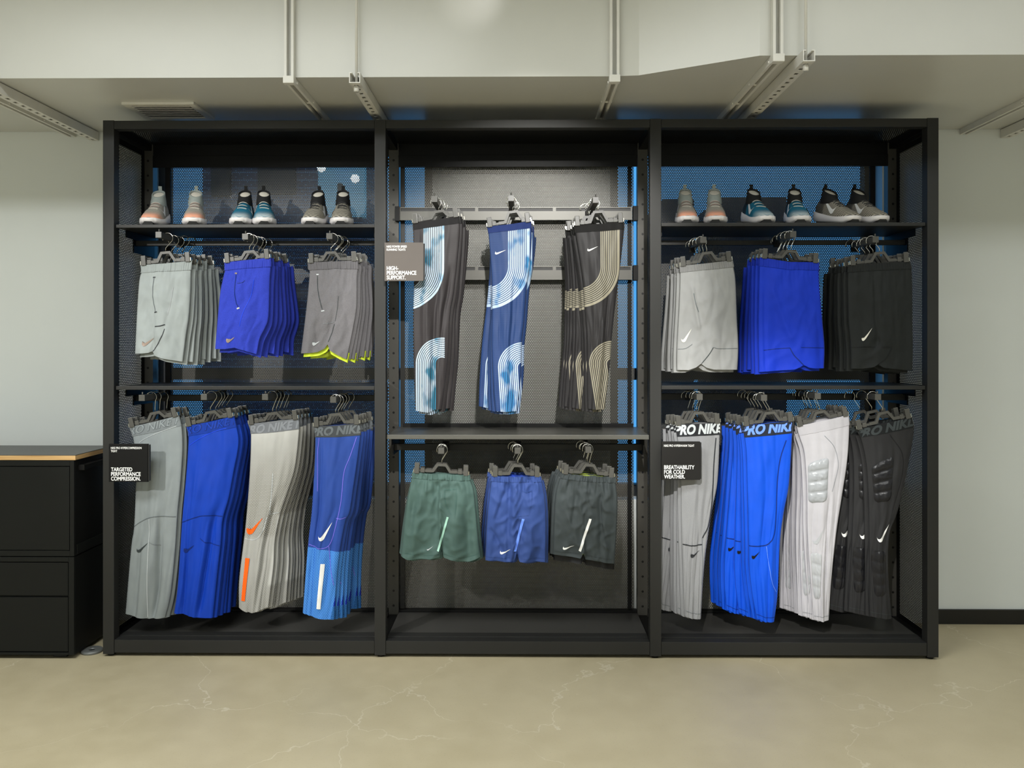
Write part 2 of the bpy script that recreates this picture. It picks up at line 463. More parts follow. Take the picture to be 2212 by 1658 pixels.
for x, s in ((pc[0] - PW / 2 + 0.006, 1), (pc[3] + PW / 2 - 0.0075, -1)):
    box('side_panel', x, x + 0.0015, 0.095, YP - 0.03, UZ0 + 0.08, UZ1 - 0.075, PERF_YZ, unit)
    for y0, y1, z0, z1 in ((0.0505, 0.095, UZ0, UZ1 - 0.046), (YP - 0.03, YP - 0.001, UZ0, UZ1 - 0.046), (0.0955, YP - 0.0305, UZ1 - 0.0745, UZ1 - 0.046), (0.0955, YP - 0.0305, UZ0 + 0.056, UZ0 + 0.0795)):
        box('side_panel_rim', x - 0.001, x + 0.0025, y0, y1, z0, z1, METD, unit)

SHM = plain('shelf_metal', (92, 91, 86), 0.38, 0.35, 0.04, 5)
def shelf(i, v_top, v_bot, yf):
    a, b = pc[i] + PW / 2 + 0.003, pc[i + 1] - PW / 2 - 0.003
    z1, z0 = Z(v_top, yf), Z(v_bot, yf)
    s = box('shelf', a, b, yf, YP - 0.008, z0, z1, SHM if i == 1 else MET, unit, 0.0018)
    for x in (a + 0.012, b - 0.012):
        box('shelf_bracket', x - 0.002, x + 0.002, 0.08, YP - 0.002, z0 - 0.035, z0 - 0.0005, METD, s)
    return s, z0, z1
YS = 0.012
_, _, ZSH_L = shelf(0, 483.5, 490.5, YS)
_, _, ZSH_R = shelf(2, 481.5, 489, YS)
shelf(0, 834, 842, YS); shelf(2, 832.5, 840.5, YS); _, zc0, zc1 = shelf(1, 939, 948.5, YS)
box('rear_ledge', pc[1] + 0.05, pc[2] - 0.05, YP - 0.03, YP - 0.012, zc1, zc1 + 0.018, METD, unit, 0.001)

# hang rails + face-out arms
YR, YA = 0.19, -0.04
ARMM = plain('arm_metal', (70, 69, 65), 0.4, 0.3)
def arm(u, v, rail, yr, ya=YA):
    p = at(u, v, ya); r = 0.0125
    a = box('arm', p.x - r, p.x + r, ya, yr, p.z - r, p.z + r, ARMM, rail, 0.0012)
    box('end_cap', p.x - r - 0.0008, p.x + r + 0.0008, ya - 0.004, ya + 0.0005, p.z - r - 0.0008, p.z + r + 0.0008, HANG, a, 0.001)
    tube('stop_pin', [(p.x, ya + 0.004, p.z + r - 0.001), (p.x, ya + 0.004, p.z + r + 0.013)], 0.0032, HANG, a)
    box('mount', p.x - 0.016, p.x + 0.016, yr - 0.012, yr - 0.0002, p.z - 0.03, p.z + 0.016, METD, a, 0.001)
    return p
def hang_rail(i, v0, v1, arms, y0=YR):
    a, b = pc[i] + PW / 2 + 0.003, pc[i + 1] - PW / 2 - 0.003
    zs = [at(u, v, YA).z for u, v in arms]; zm = sum(zs) / len(zs)
    r = box('hang_rail', a, b, y0, y0 + 0.025, zm - 0.03 if v0 is None else Z(v1, y0), zm + 0.0 if v0 is None else Z(v0, y0), MET, unit, 0.002)
    for x in (a, b - 0.006):
        box('rail_bracket', x, x + 0.006, y0 - 0.02, YP - 0.001, zm - 0.05, zm + 0.03, METD, r)
    return [arm(u, v, r, y0) for u, v in arms]
A_L = hang_rail(0, 518.5, 529.5, [(343, 507), (530, 511), (712, 510)])
A_R = hang_rail(2, 519, 529.5, [(1519, 518), (1713, 506), (1891, 517)])
A_LB = hang_rail(0, None, None, [(307, 859), (441, 857), (573, 857), (720, 863)])
A_RB = hang_rail(2, None, None, [(1511, 857), (1650, 859), (1766, 855), (1896, 857)])
A_CB = hang_rail(1, None, None, [(953, 973), (1118, 973), (1271, 971)])
# slotted crossbars of the middle bay
def slot_bar(v0, v1, arms):
    yb = YP - 0.028
    a, b = pc[1] + PW / 2 + 0.006, pc[2] - PW / 2 - 0.03
    z1, z0 = Z(v0, yb), Z(v1, yb)
    zs = z1 - 0.010
    bm = bmesh.new()
    addbox(bm, a, b, yb, yb + 0.02, z0, zs - 0.010)
    addbox(bm, a, b, yb, yb + 0.004, z1 - 0.005, z1)
    n = 3; L = (b - a) / n
    for k in range(n + 1):
        x = a + k * L; addbox(bm, max(a, x - 0.008), min(b, x + 0.008), yb, yb + 0.004, zs - 0.010, z1 - 0.005)
    r = meshobj('slotted_crossbar', bm, SHM, unit)
    box('slot_shade', a + 0.001, b - 0.001, yb + 0.0055, yb + 0.0195, zs - 0.0098, z1 - 0.001, BLACK, r)  # black box stands in for the shade in the depth of the slots
    for x in (a - 0.02, b + 0.004):
        box('crossbar_bracket', x, x + 0.024, yb - 0.006, YP - 0.001, z0 - 0.004, z1 + 0.004, METD, r, 0.002)
    return [arm(u, v, r, yb) for u, v in arms]
A_C = slot_bar(447, 475, [(938, 430), (1104, 428), (1287, 432)])
slot_bar(574.5, 604, [])

# ---------------------------------------------------------------- low cabinet at the left
CABM = plain('cabinet_black', (17, 19, 18), 0.55, 0.1, 0.05, 4, 0.04, 0.3)
CABD = plain('cabinet_side_black', (10, 11, 10), 0.6, 0.1, 0.05, 4, 0, 0.3)
LAM = plain('laminate_top', (74, 74, 72), 0.42, 0, 0.05)
PLY, pnt, pp = newmat('plywood_edge')
(px_, py_, pz_), pv = coords(pnt)
gr = noisetex(pnt, scaled(pnt, pv, 3, 3, 200), 2.0, 4)
setcol(pnt, pp, mixc(pnt, gr.ramp(0.35, 0.65), lin((196, 150, 92)), lin((226, 188, 132)))); pp.inputs['Roughness'].default_value = 0.55
YC0, YC1 = -0.034, 0.30
ZT = Z(982, YC0, 160)
cx1 = X(160, YC0); cx0 = cx1 - 1.15
cab = tag(empty('cabinet', ((cx0 + cx1) / 2, YC0, 0)), 'low black metal cabinet with drawers and plywood-edged top left of the unit', 'cabinet')
ox = cab.location.x
def cb(name, x0, x1, y0, y1, z0, z1, m, par=cab, bev=0.002): return box(name, x0 - ox, x1 - ox, y0 - YC0, y1 - YC0, z0, z1, m, par, bev)
zt0 = Z(993, YC0, 160)
cb('worktop_core', cx0, cx1 + 0.008, YC0 - 0.004, YC1, zt0, ZT - 0.003, PLY, cab, 0)
cb('worktop_laminate', cx0, cx1 + 0.008, YC0 - 0.004, YC1, ZT - 0.003, ZT, LAM, cab, 0)
zmid = Z(1202, YC0, 160); zbt = 0.02
up = cb('upper_case', cx0, cx1, YC0 + 0.014, YC1 - 0.01, zmid + 0.002, zt0 - 0.001, CABD)
lo = cb('lower_case', cx0, cx1, YC0 + 0.014, YC1 - 0.01, zbt, zmid - 0.002, CABD)
e = 0.022
def face(x0, x1, z0, z1, name): return cb(name, x0, x1, YC0 + 0.003, YC0 + 0.0135, z0, z1, CABM, cab, 0.0015)
xr = X(149, YC0)
cb('face_frame', xr + 0.004, cx1, YC0, YC0 + 0.0138, zmid + 0.002, zt0 - 0.001, CABM); cb('face_frame', xr + 0.004 - 0.006, cx1, YC0, YC0 + 0.0138, zbt, zmid - 0.002, CABM)
cb('face_rail', cx0, xr + 0.0035, YC0, YC0 + 0.0138, Z(1006, YC0, 100), zt0 - 0.001, CABM)
cb('face_rail', cx0, xr + 0.0035, YC0, YC0 + 0.0138, zmid + 0.002, Z(1189, YC0, 100), CABM)
cb('face_rail', cx0, xr - 0.0025, YC0, YC0 + 0.0138, Z(1213, YC0, 100), zmid - 0.002, CABM)
cb('face_rail', cx0, xr - 0.0025, YC0, YC0 + 0.0138, zbt, Z(1409, YC0, 100), CABM)
face(cx0, xr, Z(1188, YC0, 100), Z(1008, YC0, 100), 'door')
face(cx0, xr - 0.006, Z(1286, YC0, 100), Z(1215, YC0, 100), 'drawer')
face(cx0, xr - 0.006, Z(1407, YC0, 100), Z(1290, YC0, 100), 'drawer')
hz = Z(1011, YC0, 175)
cb('side_handle', cx1 + 0.001, cx1 + 0.03, YC0 + 0.03, YC1 - 0.06, hz - 0.013, hz + 0.011, METD)
cb('side_rail', cx1 + 0.0005, cx1 + 0.004, YC0 + 0.02, YC1 - 0.02, zmid + 0.006, zmid + 0.05, CABM)
for x in (cx0 + 0.08, cx1 - 0.08):
    for y in (YC0 + 0.06, YC1 - 0.06):
        cb('foot', x - 0.03, x + 0.03, y - 0.03, y + 0.03, 0, zbt, BLACK)
# disc on the floor between the cabinet and the unit
dp = at(199, 1411, 0.0); dy = FPX * CZ / (1411 - VH) - CAMD; dp = at(199, 1411, dy)
bm = bmesh.new()
N = 40; prof = [(0.016, 0.0), (0.043, 0.0), (0.046, 0.003), (0.046, 0.009), (0.043, 0.0125), (0.016, 0.0125), (0.013, 0.009)]
rings = [[bm.verts.new((r * math.cos(2*math.pi*k/N), r * math.sin(2*math.pi*k/N), z)) for r, z in prof] for k in range(N)]
for k in range(N):
    for j in range(len(prof)):
        bm.faces.new((rings[k][j], rings[(k+1) % N][j], rings[(k+1) % N][(j+1) % len(prof)], rings[k][(j+1) % len(prof)]))
bmesh.ops.recalc_face_normals(bm, faces=bm.faces)
DISC = plain('steel_disc', (112, 114, 112), 0.5, 0.3)
disc = empty('door_stop_ring', (dp.x, dy, 0)); tag(disc, 'flat grey metal ring lying on the floor between cabinet and unit', 'ring')
meshobj('ring', bm, DISC, disc)
bm = bmesh.new(); bmesh.ops.create_cone(bm, cap_ends=True, segments=24, radius1=0.0125, radius2=0.010, depth=0.008); 
o = meshobj('centre_cap', bm, METD, disc); o.location.z = 0.004

# ---------------------------------------------------------------- lettering, logos
_txt = {}
def text_shape(body, offset=0.0, shear=0.0, spacing=1.0):
    key = (body, offset, shear, spacing)
    if key not in _txt:
        c = bpy.data.curves.new('lettering', 'FONT')
        c.body = body; c.offset = offset; c.shear = shear; c.size = 1.0; c.space_character = spacing; c.resolution_u = 4
        o = bpy.data.objects.new('lettering', c); COL.objects.link(o)
        bpy.context.view_layer.update()
        dg = bpy.context.evaluated_depsgraph_get()
        me = bpy.data.meshes.new_from_object(o.evaluated_get(dg))
        vs_ = [(v.co.x, v.co.y) for v in me.vertices]; fs = [tuple(p.vertices) for p in me.polygons]
        bpy.data.objects.remove(o); bpy.data.meshes.remove(me); bpy.data.curves.remove(c)
        x0 = min(v[0] for v in vs_); x1 = max(v[0] for v in vs_)
        _txt[key] = ([((x - x0) , y) for x, y in vs_], fs, x1 - x0)
    return _txt[key]
SW = [(0.10,0.27),(0.075,0.215),(0.085,0.17),(0.12,0.14),(0.17,0.13),(0.24,0.142),(0.34,0.168),(0.5,0.215),(0.75,0.288),(1.0,0.36),
      (0.75,0.235),(0.5,0.112),(0.36,0.045),(0.28,0.008),(0.21,-0.02),(0.14,-0.03),(0.07,-0.015),(0.025,0.03),(0.012,0.09),(0.035,0.17)]
def swoosh_px(a, b, k=1.0):
    """outline in pixels, left end near a, tip at b"""
    A, B = Vector(a), Vector(b); d = B - A
    L = d.length; base = math.atan2(0.36 - 0.05, 1.0)
    ang = math.atan2(-d.y, d.x) - base
    sc = L / math.hypot(1.0, 0.31)
    out = []
    for x, y in SW:
        mid = 0.05 + 0.31 * x
        y = mid + (y - mid) * k - 0.05
        xx = x * math.cos(ang) - y * math.sin(ang); yy = x * math.sin(ang) + y * math.cos(ang)
        out.append((A.x + sc * xx, A.y - sc * yy))
    return out

SIGNT = plain('sign_white', (240, 240, 238), 0.5, 0, 0.01)
def sign(u0, v0, u1, v1, y, rgb, head, body, label, fr, yaw=0.0, rough=0.45):
    a, c = at(u0, v1, y), at(u1, v0, y)
    w, h = c.x - a.x, c.z - a.z
    s = tag(empty('shelf_sign', (a.x, y, a.z)), label, 'sign', 'square signs clipped on the display unit')
    s.rotation_euler.z = yaw
    m = plain('sign_board', rgb, 0.6, 0, 0.02, spec=0.2)
    box('board', 0, w, 0, 0.012, 0, h, m, s, 0.0012)
    box('edge', w, w + 0.006, 0.003, 0.018, 0.004, h - 0.004, BLACK, s, 0.001)
    box('magnet', 0.0, 0.03, 0.0122, 0.02, h * 0.4, h * 0.6, BLACK, s)
    def lines(rows, px, ztop, size, step, off, name, frac):
        bm = bmesh.new()
        sx = frac * w / max(text_shape(r, off)[2] for r in rows)
        for k, r in enumerate(rows):
            vs_, fs, _ = text_shape(r, off)
            vv = [bm.verts.new((px * w + x * sx, -0.0006, ztop * h - k * step - size * 0.72 + yv * size)) for x, yv in vs_]
            for f in fs:
                try: bm.faces.new([vv[i] for i in f])
                except ValueError: pass
        bmesh.ops.recalc_face_normals(bm, faces=bm.faces)
        for f in bm.faces:
            if f.normal.y > 0: f.normal_flip()
        meshobj(name, bm, SIGNT, s)
    lines(head, 0.055, 0.925, 0.0135, 0.0135, 0.012, 'small_lettering', fr[0])
    lines(body, 0.06, 0.385 if len(body) == 3 else 0.3, 0.0238, 0.0205, 0.022, 'large_lettering', fr[1])
    return s
sign(235, 958.5, 319, 1040.5, -0.055, (11, 11, 11), ['NIKE PRO HYPERCOMPRESSION', 'TIGHT'], ['TARGETED', 'PERFORMANCE', 'COMPRESSION.'],
     'black square sign reading TARGETED PERFORMANCE COMPRESSION on the left post', (0.79, 0.76))
sign(830.5, 523.5, 914.5, 606.5, -0.055, (96, 90, 86), ['NIKE POWER SPEED', 'RUNNING TIGHTS'], ['HIGH-', 'PERFORMANCE', 'SUPPORT.'],
     'taupe square sign reading HIGH-PERFORMANCE SUPPORT beside the upper middle tights', (0.52, 0.76))
sign(1429.5, 953.5, 1512.5, 1036, -0.055, (30, 29, 28), ['NIKE PRO HYPERWARM TIGHT'], ['BREATHABILITY', 'FOR COLD', 'WEATHER.'],
     'dark grey square sign reading BREATHABILITY FOR COLD WEATHER in the right bay', (0.79, 0.79))

# ---------------------------------------------------------------- fabrics
def fabric(name, rgb, rough=0.75, sheen=0.05, weave=900, heather=0.0, pat=None, spec=0.3, bm_=0.15):
    """rgb: colour; pat(nt,U,V,base)->colour socket, U,V in hundredths of pixels from the garment's top left"""
    m, nt, p = newmat(name)
    c = nt.nodes.new('ShaderNodeTexCoord')
    s = nt.nodes.new('ShaderNodeSeparateXYZ'); nt.links.new(c.outputs['UV'], s.inputs[0])
    U, V = E(nt, s.outputs[0]), E(nt, s.outputs[1])
    base = tuple(q * 0.70 for q in lin(rgb))
    n = noisetex(nt, c.outputs['Object'], 14, 4)
    col = mixc(nt, n.ramp(0.3, 0.7), tuple(q * 0.94 for q in base), tuple(min(1, q * 1.05) for q in base))
    if heather > 0:
        h = noisetex(nt, scaled(nt, c.outputs['Object'], 1, 1, 2.2), 420, 2)
        col = mixc(nt, h.ramp(0.4, 0.6), tuple(q * (1 - heather) for q in base), tuple(min(1, q * (1 + heather)) for q in base))
    if pat: col = pat(nt, U, V, col)
    setcol(nt, p, col)
    p.inputs['Roughness'].default_value = rough
    p.inputs['Sheen Weight'].default_value = sheen; p.inputs['Sheen Roughness'].default_value = 0.4
    p.inputs['Specular IOR Level'].default_value = spec
    w = noisetex(nt, scaled(nt, c.outputs['Object'], 1, 1, 0.6), weave, 2)
    bump(nt, p, w, bm_, 0.0006)
    return m

def swirl(c1, r1, c2, r2, drift, light, tint, base_mesh, step=4.0):
    def f(nt, U, V, base):
        def px(o): return (U * 100.0 - o[0], V * 100.0 - o[1])
        dots = hexdots(U * 100.0, V * 100.0, 2.4, 2.1, 0.55)
        col = mixc(nt, dots * 0.35, base, base_mesh)
        def band(rr, r):
            st = ((rr - r[0]) / step).frac()
            return st.gt(0.40) * rr.gt(r[0]) * rr.lt(r[1])
        x, y = px(c1); below = y.gt(0.0)
        rad = (x * x + y * y).sqrt()
        rr = below * rad + (1.0 - below) * x
        m1 = band(rr, r1) * (below * x.gt(-20.0) + (1.0 - below)).mn(1.0)
        m1 = m1.mx(rr.gt(r1[1] - 4.5) * rr.lt(r1[1]))
        x, y = px(c2); above = y.lt(0.0)
        rad = (x * x + y * y).sqrt()
        lo = (x - y * drift) * -1.0
        rr = above * rad + (1.0 - above) * lo
        m2 = band(rr, r2) * (above * x.lt(6.0) + (1.0 - above)).mn(1.0)
        m = m1.mx(m2)
        if tint is not None:
            vec = nt.nodes.new('ShaderNodeTexCoord').outputs['UV']
            n = noisetex(nt, scaled(nt, vec, 3.2, 2.0, 1), 1.0, 2)
            lc = mixc(nt, n.ramp(0.36, 0.48), tint, light)
        else: lc = light
        return mixc(nt, m, col, lc)
    return f

FAB = {}
FAB['L1'] = fabric('grey_woven', (178, 186, 186), 0.7, 0.05, 1200)
FAB['L2'] = fabric('blue_heather', (52, 72, 205), 0.85, 0.05, 900, 0.16)
FAB['L3'] = fabric('charcoal_heather', (128, 126, 130), 0.85, 0.05, 900, 0.14)
FAB['LB1'] = fabric('grey_stretch', (158, 166, 168), 0.6, 0.05, 1500)
FAB['LB2'] = fabric('royal_stretch', (0, 68, 200), 0.6, 0.05, 1500)
def white_mesh(nt, U, V, base):
    u, v = U * 100.0, V * 100.0
    fade = (v + u * 0.25).ramp(25, 150)
    d = hexdots(u, v, 3.4, 2.95, 1.22)
    plainp = (u + v * 0.14).ramp(88.0, 93.0) * v.ramp(194.0, 200.0) * (1.0 - v.ramp(345.0, 352.0))
    low = v.ramp(236, 246) * (1.0 - v.ramp(300, 420) * 0.6)
    k = fade * (1.0 - plainp) * (1.0 - low * 0.55)
    col = mixc(nt, k, base, lin((104, 102, 96)))
    return mixc(nt, d * k, col, lin((190, 189, 184)))
FAB['LB3'] = fabric('white_hexagon_mesh', (216, 216, 212), 0.65, 0.05, 1500, pat=white_mesh)
def blue_mesh(nt, U, V, base):
    u, v = U * 100.0, V * 100.0
    low = v.gt(258.0 + 0.0) ; low = (v - u * 0.15).gt(262.0)
    d = hexdots(u, v, 3.6, 3.1, 1.25)
    lc = mixc(nt, d, lin((30, 98, 195)), lin((95, 160, 222)))
    side = (u + v * 0.22).gt(128.0) * v.gt(206.0)
    hem = v.gt(388.0)
    col = mixc(nt, low, base, lc)
    col = mixc(nt, side * (1.0 - hem), col, lin((14, 44, 165)))
    d2 = hexdots(u, v, 2.4, 2.1, 0.8)
    return mixc(nt, side * hem, col, mixc(nt, d2, lin((12, 50, 120)), lin((60, 140, 210))))
FAB['LB4'] = fabric('blue_two_tone_mesh', (46, 84, 178), 0.6, 0.05, 1500, pat=blue_mesh)
FAB['C1'] = fabric('black_printed_knit', (56, 52, 54), 0.5, 0.05, 1800, pat=swirl((-21, 98), (44, 90), (64, 303), (12, 56), 0.0, lin((178, 198, 218)), lin((40, 118, 150)), lin((82, 76, 78))))
FAB['C2'] = fabric('navy_printed_knit', (38, 66, 122), 0.5, 0.05, 1800, pat=swirl((0, 85), (44, 92), (78, 303), (10, 55), 0.06, lin((182, 200, 222)), lin((50, 124, 175)), lin((78, 112, 170))))
FAB['C3'] = fabric('black_olive_printed_knit', (44, 42, 44), 0.5, 0.05, 1800, pat=swirl((10, 89), (45, 88), (82, 299), (10, 50), 0.15, lin((150, 144, 126)), None, lin((66, 63, 64))))
FAB['CB1'] = fabric('sage_woven', (86, 114, 108), 0.7, 0.05, 1500)
FAB['CB2'] = fabric('steel_blue_woven', (60, 88, 160), 0.7, 0.05, 1500)
FAB['CB3'] = fabric('charcoal_woven', (70, 78, 80), 0.7, 0.05, 1500)
FAB['R1'] = fabric('mid_grey_woven', (176, 177, 177), 0.7, 0.05, 1300)
FAB['R2'] = fabric('royal_woven', (14, 62, 225), 0.7, 0.05, 1300)
FAB['R3'] = fabric('black_woven', (32, 36, 36), 0.7, 0.05, 1300)
FAB['RB1'] = fabric('grey_brushed_knit', (164, 165, 168), 0.75, 0.05, 900, 0.07)
FAB['RB2'] = fabric('bright_blue_knit', (0, 92, 245), 0.6, 0.05, 1200)
FAB['RB3'] = fabric('pale_grey_knit', (214, 212, 218), 0.65, 0.05, 1200)
FAB['RB4'] = fabric('black_knit', (44, 44, 46), 0.65, 0.05, 1200)
def pm(name, rgb, rough=0.7, spec=0.3): return plain(name, rgb, rough, 0, 0.04, 30, 0.08, spec)
WB = {}   # waistband materials
for k, c in dict(L1=(170, 178, 178), L2=(48, 68, 200), L3=(112, 110, 114), LB1=(138, 145, 148), LB2=(0, 58, 172), LB3=(128, 132, 138), LB4=(74, 78, 82),
                 C1=(30, 28, 30), C2=(34, 56, 120), C3=(20, 19, 19), CB1=(82, 110, 104), CB2=(56, 84, 154), CB3=(66, 74, 76),
                 R1=(150, 150, 150), R2=(12, 54, 205), R3=(28, 32, 32), RB1=(38, 40, 44), RB2=(34, 42, 58), RB3=(206, 204, 210), RB4=(20, 24, 26)).items():
    WB[k] = fabric('waistband_' + k, c, 0.75, 0.2, 1500)
INK = {k: pm('ink_' + k, c, r) for k, (c, r) in dict(dark=((40, 42, 46), .5), black=((12, 13, 16), .5), white=((238, 238, 236), .4), orange=((255, 98, 14), .5), grey=((120, 124, 128), .5),
       light=((190, 195, 198), .4), lightblue=((110, 150, 250), .5), mint=((160, 205, 188), .4), gold=((150, 132, 120), .35), cream=((230, 226, 214), .35), lime=((205, 225, 60), .6),
       bluedk=((0, 34, 110), .6), violet=((120, 110, 225), .6), teal=((0, 150, 200), .6), greydk=((96, 102, 106), .6), charcoal=((54, 60, 62), .6), bandgrey=((128, 132, 138), .6),
       bandblue=((0, 58, 172), .6), bandlg=((138, 145, 148), .6), palegrey=((172, 174, 177), .4), sil=((160, 163, 167), .28), pufblk=((30, 30, 33), .28), royal=((20, 70, 235), .6), sage=((66, 96, 90), .6), slate=((54, 60, 62), .6), navy=((44, 70, 130), .6)).items()}

# ---------------------------------------------------------------- garment geometry
def resample(poly, catmull=True):
    P = [Vector(p) for p in poly]
    if catmull and len(P) > 2:
        Q = [P[0] * 2 - P[1]] + P + [P[-1] * 2 - P[-2]]
        out = []
        for i in range(1, len(Q) - 2):
            a, b, c, d = Q[i-1], Q[i], Q[i+1], Q[i+2]
            for k in range(6):
                t = k / 6
                out.append(0.5 * ((2*b) + (c-a)*t + (2*a-5*b+4*c-d)*t*t + (3*b-a-3*c+d)*t**3))
        P = out + [P[-1]]
    L = [0.0]
    for a, b in zip(P, P[1:]): L.append(L[-1] + (b - a).length)
    T = L[-1]
    def f(t):
        s = max(0.0, min(1.0, t)) * T
        for i in range(len(P) - 1):
            if s <= L[i+1] or i == len(P) - 2:
                k = (s - L[i]) / max(1e-9, L[i+1] - L[i])
                return P[i] + (P[i+1] - P[i]) * max(0.0, min(1.0, k))
    return f

class Garment:
    """a garment hung by its waist: traced outline at its own depth, closed tube with folds"""
    def __init__(s, key, y, top, right, bottom, left, thick=0.014, folds=0.004, nf=3.0, legs=1, seed=0, drop=0.004, ns=52, nv=60, gather=0.0, extra=()):
        s.key, s.y, s.thick, s.folds, s.nf, s.legs, s.seed, s.ns, s.nv, s.gather = key, y, thick, folds, nf, legs, seed, ns, nv, gather
        s.extra, s.drop = extra, drop
        s.T, s.B = resample(top, False), resample(bottom, False)
        s.L, s.R = resample([top[0]] + left + [bottom[0]]), resample([top[-1]] + right + [bottom[-1]])
        s.o = Vector(top[0])
        s.w0 = at(*s.o, y)
        s.h = (s.L(1).y - s.L(0).y)
        tc = (Vector(top[0]) + Vector(top[-1])) / 2
        s.org = at(tc.x, tc.y, y)
    def px(s, a, t):
        c = (s.T(a) * (1 - t) + s.B(a) * t) + (s.L(t) * (1 - a) + s.R(t) * a)
        return c - ((s.T(0) * (1 - a) + s.T(1) * a) * (1 - t) + (s.B(0) * (1 - a) + s.B(1) * a) * t)
    def ydisp(s, a, t):
        q = 2 * a - 1
        prof = max(0.0, 1 - abs(q) ** 2.3) ** 0.6
        th = s.thick * 1.25 * (0.45 + 0.55 * min(1, t * 3)) * prof
        g = min(1.0, 0.15 + t * 1.1)
        f = s.folds * 1.5 * g * math.sin(2 * math.pi * (s.nf * a + 0.35 * math.sin(2.2 * t + s.seed) + 0.17 * s.seed))
        f += s.folds * 2.6 * noise.noise(Vector((a * 4.5 + s.seed * 7, t * 2.4, s.seed * 3.1))) * g
        f += 0.0035 * noise.noise(Vector((a * 9 + s.seed, t * 9.0, s.seed * 1.7)))
        if s.gather:
            f += s.gather * math.exp(-((t - 0.13) / 0.13) ** 2) * noise.noise(Vector((a * 26, t * 3.0, s.seed + 9)))
            rd = 1 - abs(noise.noise(Vector((a * 5 + t * 3.5, t * 4.5 - a * 2, s.seed + 4)))) * 2
            f += s.gather * 0.9 * (rd * rd - 0.4) + s.gather * 0.5 * noise.noise(Vector((a * 11 - t * 5, t * 10, s.seed + 6)))
        rc = 1 - 2 * abs(noise.noise(Vector((a * 3.4 + s.seed * 5.3 + 0.5 * t, t * 1.5, s.seed * 2.3))))
        f -= (0.006 if not s.gather else 0.004) * max(0, rc) ** 4 * g
        for (a0, a1, t0, t1, amp, wd) in s.extra:            # single crease: line a0->a1 over t0..t1
            if t0 - 0.05 < t < t1 + 0.05:
                k = (t - t0) / (t1 - t0); ac = a0 + (a1 - a0) * max(0, min(1, k))
                e = max(0, min(1, (t - t0 + 0.05) / 0.1)) * max(0, min(1, (t1 + 0.05 - t) / 0.1))
                f += 1.5 * amp * e * math.exp(-((a - ac) / wd) ** 2)
        edge = max(0.0, 1 - abs(q) ** 6)
        return th + f * edge
    def pos(s, a, t, front=True, off=0.0):
        p = s.px(a, t)
        w = at(p.x, p.y, s.y)
        d = s.ydisp(a, t) if front else -s.thick * 0.8 * (0.45 + 0.55 * min(1, t * 3)) * max(0.0, 1 - abs(2*a-1) ** 3.2) ** 0.5
        return Vector((w.x, s.y - d - (off if front else -off), w.z)) - s.org, p
    def tube(s, t0, t1, nv, off=0.0, shift=(0, 0, 0), rib=0.0, shorten=0.0, nsf=None):
        nf, nb = nsf or s.ns, 12
        cols = [(i / nf, True) for i in range(nf + 1)] + [(1 - (i + 1) / (nb + 1), False) for i in range(nb)]
        V, UVs, F = [], [], []
        for j in range(nv + 1):
            t = t0 + (t1 - t0) * j / nv
            for a, fr in cols:
                aa = a
                o = off + (rib * (0.9 * math.sin(a * 150 + 2 * noise.noise(Vector((a * 12, 0, s.seed)))) + 1.6 * noise.noise(Vector((a * 34, t * 30, s.seed)))) if rib else 0)
                P, p = s.pos(aa, t, fr, o)
                if off: P.x += off * 0.8 * (2 * a - 1)
                if shorten: P.z *= (1 - shorten)
                V.append(P + Vector(shift)); UVs.append(((p.x - s.o.x) / 100, (p.y - s.o.y) / 100))
        n = len(cols)
        for j in range(nv):
            for i in range(n):
                F.append((j*n + i, j*n + (i+1) % n, (j+1)*n + (i+1) % n, (j+1)*n + i))
        return V, UVs, F
    def mesh(s, name, parts, m, parent):
        V, UV, F = [], [], []
        for v, uv, f in parts:
            k = len(V); V += v; UV += uv; F += [tuple(i + k for i in q) for q in f]
        o = pyobj(name, V, F, m, parent, True)
        me = o.data
        lay = me.uv_layers.new(name='pattern')
        for lp_ in me.loops: lay.data[lp_.index].uv = UV[lp_.vertex_index]
        return o
    def build(s, name, band_px, m, mband, rib=0.0006):
        s.root = empty(name, s.org)
        body = s.tube(0.0, 1.0, s.nv)
        parts = [body]
        s.bvh = BVHTree.FromPolygons(body[0], body[2])
        if s.legs == 2:
            dx = 0.012 if s.org.x < 0 else -0.012
            parts.append(s.tube(0.04, 1.0, 40, 0, (dx, s.thick * 1.3, -s.drop)))
        s.body = s.mesh('body', parts, m, s.root)
        if band_px:
            tb = band_px / s.h
            s.band = s.mesh('waistband', [s.tube(-0.004, tb, 5, 0.0016 + rib, rib=rib, nsf=130 if rib else None)], mband, s.root)
            wv = s.tube(-0.004, tb, 5, 0.0016)
            s.bvb = BVHTree.FromPolygons(wv[0], wv[2])
        return s.root
    def drape(s, u, v, off=0.0009, band=False):
        w = at(u, v, s.y) - s.org
        h = (s.bvb if band else s.bvh).ray_cast(Vector((w.x, -0.4, w.z)), Vector((0, 1, 0)))
        if h[0] is None: return None
        return Vector((w.x, h[0].y - off, w.z))
    def flat(s, name, polys, m, off=0.0020, parent=None, band=False, tri=True, cut=4.0):
        """drape 2D pixel polygons onto the front surface"""
        bm = bmesh.new()
        for poly in polys:
            try: bm.faces.new([bm.verts.new((p[0], p[1], 0)) for p in poly])
            except ValueError: pass
        bmesh.ops.triangulate(bm, faces=bm.faces[:])
        xs_ = [v.co.x for v in bm.verts]; ys_ = [v.co.y for v in bm.verts]
        for ax, lo, hi in ((0, min(xs_), max(xs_)), (1, min(ys_), max(ys_))):
            k = lo + cut
            while k < hi:
                co = (k, 0, 0) if ax == 0 else (0, k, 0); no = (1, 0, 0) if ax == 0 else (0, 1, 0)
                bmesh.ops.bisect_plane(bm, geom=bm.verts[:] + bm.edges[:] + bm.faces[:], plane_co=co, plane_no=no)
                k += cut
        dead = []
